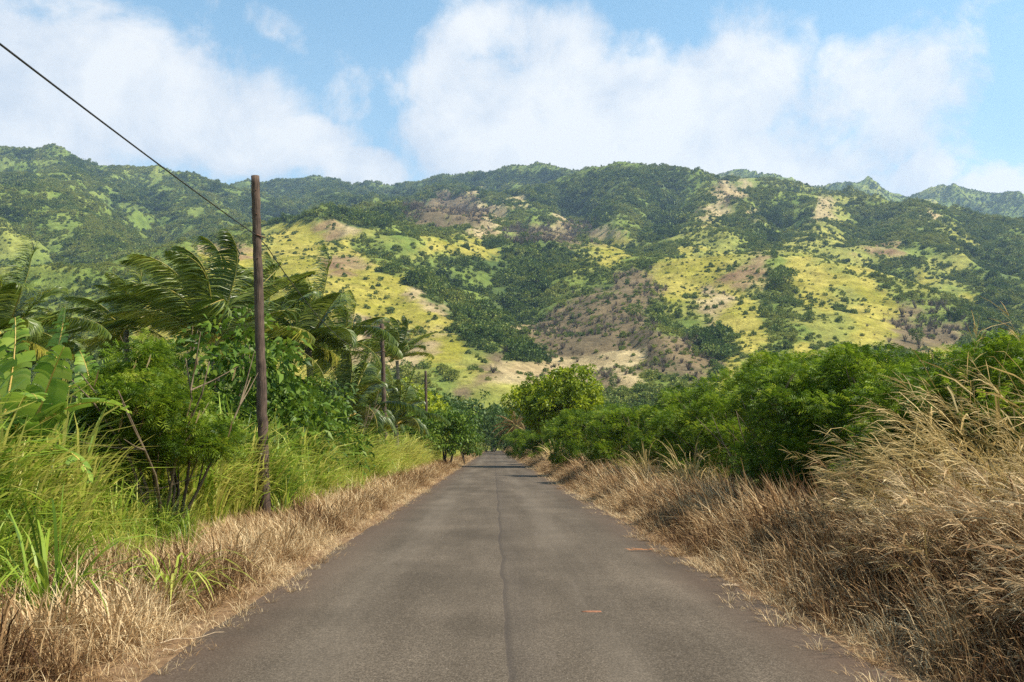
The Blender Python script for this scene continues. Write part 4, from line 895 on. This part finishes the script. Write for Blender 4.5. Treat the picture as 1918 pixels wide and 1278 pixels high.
put_palm(PC, 232, 612, 32, 4.5, 0.72, 'smaller windblown coconut palm left of the largest palm')
put_palm(PB, -5, 625, 17, 5.2, 0.5, 'windblown coconut palm cut by the left edge above the banana leaves')
put_palm(PB, 105, 655, 34, 5.2, 0.6, 'brownish coconut palm far behind the banana plants')
YP = palm(1504, 1.5, 13, 2.9, 0.45, 'palm', 0.1, els=(1.4, 0.1), wl=0.6, trad=0.13, fruit=False, name='young_palm')
put_palm(YP, 640, 775, 40, 1.5, 1.35, 'young palm with drooping pale fronds below the central palms')
put_palm(YP, 735, 790, 52, 1.5, 1.2, 'young palm with long arching fronds reaching over the left verge')
put_palm(YP, 672, 775, 52, 1.5, 1.5, 'young palm between the other two, left of the second pole')
DP = palm(1505, 4.2, 24, 3.4, 0.15, 'palm', 0.1, 'dryfrond', 0.1, els=(1.3, -0.7), wl=0.45, trad=0.22, fruit=False, name='date_palm')
put_palm(DP, 962, 797, 120, 4.2, 1.0, 'dry tan palm with radiating spiky fronds at the far right bend of the trees')

# ------------------------------------------------------------------ banana plants
def banana_leaf(r, root, base, az, el, L, wmax, bend=0.10, tatter=0.5, wind=0.5, twist=0.0, tint0=0.4):
    S = 26; d = np.array([math.cos(az)*math.cos(el), math.sin(az)*math.cos(el), math.sin(el)]); pts = [np.array(base, float)]
    for s in range(1, S):
        k = s/(S-1); d = nrm(d+(np.array([0, 0, -1])*bend*(0.2+1.6*k)*0.6+WIND*0.035*wind)); pts.append(pts[-1]+d*L/(S-1))
    pts = np.array(pts); tan = nrm(np.gradient(pts, axis=0)); ref = np.array([math.sin(az+twist), -math.cos(az+twist), 0.15]); mb = MB()
    o = MB().tube(pts, np.interp(np.linspace(0, 1, S), [0, 0.2, 1], [0.035, 0.02, 0.004]), 6, 0.8).build('leaf', M['rachis'], root, True)
    n = int(L/0.045); te = np.linspace(0.16, 1.0, n+1)
    for sd in (-1, 1):
        grp = np.cumsum(r.random(n) < tatter*0.55+0.04)             # a new torn segment starts where the blade is split
        ang = r.normal(size=grp.max()+2)*0.34*tatter+0.25*sd*0; dro = (0.15+0.5*tatter*r.random(grp.max()+2)); tn = np.clip(tint0+r.normal(size=grp.max()+2)*0.12, 0, 1)
        V, Fq, T, b = [], [], [], 0; jt = r.normal(size=n)*0.07
        for i in range(n):
            g = grp[i]; gap = 0.0 if (i+1 < n and grp[i+1] == g) else 0.22*(te[1]-te[0])
            for t_, first in ((te[i], True), (te[i+1]-gap, False)):
                q = t_*(S-1); i0 = min(int(q), S-2); f = q-i0; p = pts[i0]*(1-f)+pts[i0+1]*f; tg = nrm(tan[i0]*(1-f)+tan[i0+1]*f)
                s_ = nrm(ref-tg*(ref@tg))*sd; up = np.cross(s_, tg)*sd; up = up if up[2] > 0 or abs(up[2]) < 0.2 else -up
                wd = wmax*0.5*math.sin(math.pi*min(1, max(0, (t_-0.10)/0.92))**0.8)**0.55
                sl_ = math.cos(ang[g]); d0 = nrm(s_*sl_+tg*0.30+up*(0.22+math.sin(ang[g])))
                a1 = p+d0*wd*0.4; d1 = nrm(d0+np.array([0, 0, -1])*dro[g]*0.7+WIND*0.25*wind*dro[g]); a2 = a1+d1*wd*0.35; d2 = nrm(d1+np.array([0, 0, -1])*dro[g]+WIND*0.3*wind*dro[g]); a3 = a2+d2*wd*0.3
                V += [p, a1, a2, a3]; T += [tn[g]+jt[i]]*4
            for k in range(3): Fq.append([b+k, b+k+1, b+5+k, b+4+k])
            b += 8
        mb.add(np.array(V), np.array(Fq), np.array(T))
    mb.build('blade', M['banana'], o)
def banana(seed, th, leafspec, loc, label, s=1.0):
    r = np.random.default_rng(seed); root = empty('banana_plant', loc); tag(root, label, 'banana plant'); root.scale = (s, s, s)
    MB().tube([(0, 0, -0.1), (0.02, 0, th*0.5), (0, 0, th)], [0.12, 0.10, 0.06], 12).build('stem', M['bananastem'], root, True)
    for az, el, L, wmax, bend, tat, tw, ti_ in leafspec: banana_leaf(r, root, (0, 0, th-0.05), math.radians(az), math.radians(el), L, wmax, bend, tat, 0.5, math.radians(tw), ti_)
    return root
x, y, z = ground_at(35, 11.2)
banana(1601, 1.5, [(165, 80, 1.95, 0.60, 0.02, 0.45, -75, 0.45), (120, 70, 1.7, 0.55, 0.06, 0.8, -30, 0.5), (340, 62, 1.6, 0.5, 0.08, 0.7, -60, 0.55), (230, 55, 1.6, 0.55, 0.12, 0.5, 30, 0.6), (15, 68, 2.0, 0.5, 0.02, 0.9, 40, 0.5), (200, 30, 1.5, 0.6, 0.14, 0.6, 0, 0.5), (300, 50, 1.5, 0.5, 0.14, 0.6, 0, 0.35), (60, 60, 1.7, 0.5, 0.10, 0.7, 0, 0.4), (350, 28, 1.2, 0.4, 0.14, 0.8, 0, 0.45)],
       (x, y, 0), 'banana plant with one broad intact leaf and one twisted torn leaf, nearest on the left')
x, y, z = ground_at(-20, 11.0)
banana(1602, 1.4, [(40, 75, 2.0, 0.55, 0.05, 0.8, 40, 0.6), (10, 50, 1.9, 0.5, 0.12, 0.6, 0, 0.45), (330, 55, 1.7, 0.5, 0.12, 0.7, 0, 0.5), (250, 50, 1.7, 0.5, 0.12, 0.6, 0, 0.4), (130, 60, 1.9, 0.5, 0.1, 0.6, 0, 0.4), (180, 45, 1.6, 0.5, 0.1, 0.6, 0, 0.4)],
       (x, y, 0), 'tattered banana plant at the very left edge of the photo')
x, y, z = ground_at(165, 15)
banana(1603, 1.5, [(80, 78, 2.0, 0.5, 0.05, 0.9, 30, 0.45), (200, 55, 1.8, 0.5, 0.12, 0.9, 0, 0.4), (330, 55, 1.7, 0.45, 0.12, 0.9, 0, 0.45), (20, 45, 1.5, 0.45, 0.12, 0.9, 0, 0.45), (280, 50, 1.6, 0.45, 0.14, 0.8, 0, 0.4), (120, 50, 1.6, 0.45, 0.14, 0.8, 0, 0.4)],
       (x, y, 0), 'shredded banana plant behind the twisted leaf, left of the feathery shrub')

# ------------------------------------------------------------------ poles and wire
def pole(px_top, py_top, px_bot, d, rt, rb, label, detail, seed):
    top = P(px_top, py_top, d); bot = P(px_bot, 835, d); bot[2] = -0.3; k = (px_bot-px_top)/1.0
    base = P(px_bot, py_bot_of[d], d); dirv = top-base; bot = base+dirv*((-0.3-base[2])/dirv[2])
    root = empty('utility_pole', (bot[0], bot[1], 0)); tag(root, label, 'utility pole', 'bare timber utility poles along the left side')
    r = np.random.default_rng(seed); n = 40; t_ = np.linspace(0, 1, n); pts = bot+(top-bot)*t_[:, None]-np.array([bot[0], bot[1], 0])
    pts[1:-1, :2] += 0.006*r.normal(size=(n-2, 2))
    mb = MB().tube(pts, rb+(rt-rb)*t_+0.003*r.normal(size=n), 16); mb.build('shaft', M['pole'], root, True)
    def along(py_frac): return pts[0]+(pts[-1]-pts[0])*py_frac
    if detail:
        a = along((1.47+0.3)/(top[2]+0.3)); MB().tube([a+[-0.02, -0.105, 0], a+[-0.02, -0.13, 0]], [0.022, 0.022], 12).build('round_tag', M['white'], root)
    for q_ in ((0.35, 0.9, 1.9) if detail else (0.6,)):
        b_ = along(1-q_/(top[2]+0.3)); MB().tube([b_+[0.03, -0.08, 0], b_+[0.035, -0.13, 0]], [0.013, 0.013], 6).build('bolt', M['iron'], root)
    a = along(1-1.38/(top[2]+0.3)); MB().tube([a+[0.02, -0.12, 0.01], a+[0.11, -0.06, -0.02], a+[0.17, 0.02, -0.03]], [0.018, 0.018, 0.012], 8).build('cable_clamp', M['iron'], root)
    return a+np.array([bot[0], bot[1], 0])
py_bot_of = {20.0: 965, 45.5: 850, 75.0: 800}
a1 = pole(478, 330, 497, 20.0, 0.092, 0.12, 'nearest and tallest brown timber pole, holding the cable', True, 1)
a2 = pole(715, 607, 722, 45.5, 0.098, 0.13, 'second brown timber pole, standing among the palm fronds', False, 2)
a3 = pole(797, 695, 799, 75.0, 0.10, 0.13, 'third and farthest brown timber pole, by the olive tree', False, 3)
def span(a, b, sag, n=40):
    t_ = np.linspace(0, 1, n)[:, None]; p = a+(b-a)*t_; p[:, 2] -= (4*sag*t_*(1-t_))[:, 0]; return p
A1 = a1+np.array([0.0, -0.13, 0.0])
back_pt = P(0, 78, 8.8); dirb = back_pt-A1; bp = A1+dirb*2.2+np.array([0, 0, 0.25])
pts = np.concatenate([span(bp, A1, 0.14, 60), span(A1+[0.08, 0.06, 0], a2+[0.0, -0.13, 0], 0.95)[1:], span(a2+[0.05, 0.1, 0], a3+[0, -0.13, 0], 0.8)[1:]])
tag(MB().tube(pts, 0.012, 8).build('utility_cable', M['wire'], smooth=True), 'sagging black cable crossing the sky down to the nearest pole', 'cable')

# ------------------------------------------------------------------ haze
hz_ = MB(); x0, x1, y0, y1, z0, z1 = -3700, 3700, -260, 4500, -9, 1300
vv = [(x, y, z) for z in (z0, z1) for (x, y) in ((x0, y0), (x1, y0), (x1, y1), (x0, y1))]
ff = [(3, 2, 1, 0), (4, 5, 6, 7), (0, 1, 5, 4), (1, 2, 6, 5), (2, 3, 7, 6), (3, 0, 4, 7)]
vm = bpy.data.materials.new('haze'); vm.use_nodes = True; vm.node_tree.nodes.clear(); t = NT(vm.node_tree)
pv = t.n('ShaderNodeVolumePrincipled'); pv.inputs['Color'].default_value = (0.52, 0.73, 1.0, 1); pv.inputs['Density'].default_value = 0.000085; pv.inputs['Anisotropy'].default_value = 0.2
oo = t.n('ShaderNodeOutputMaterial'); t.l(pv.outputs[0], oo.inputs['Volume'])
tag(hz_.add(vv, ff).build('haze', vm), kind='stuff', label='thin blue haze in the air', cat='haze')
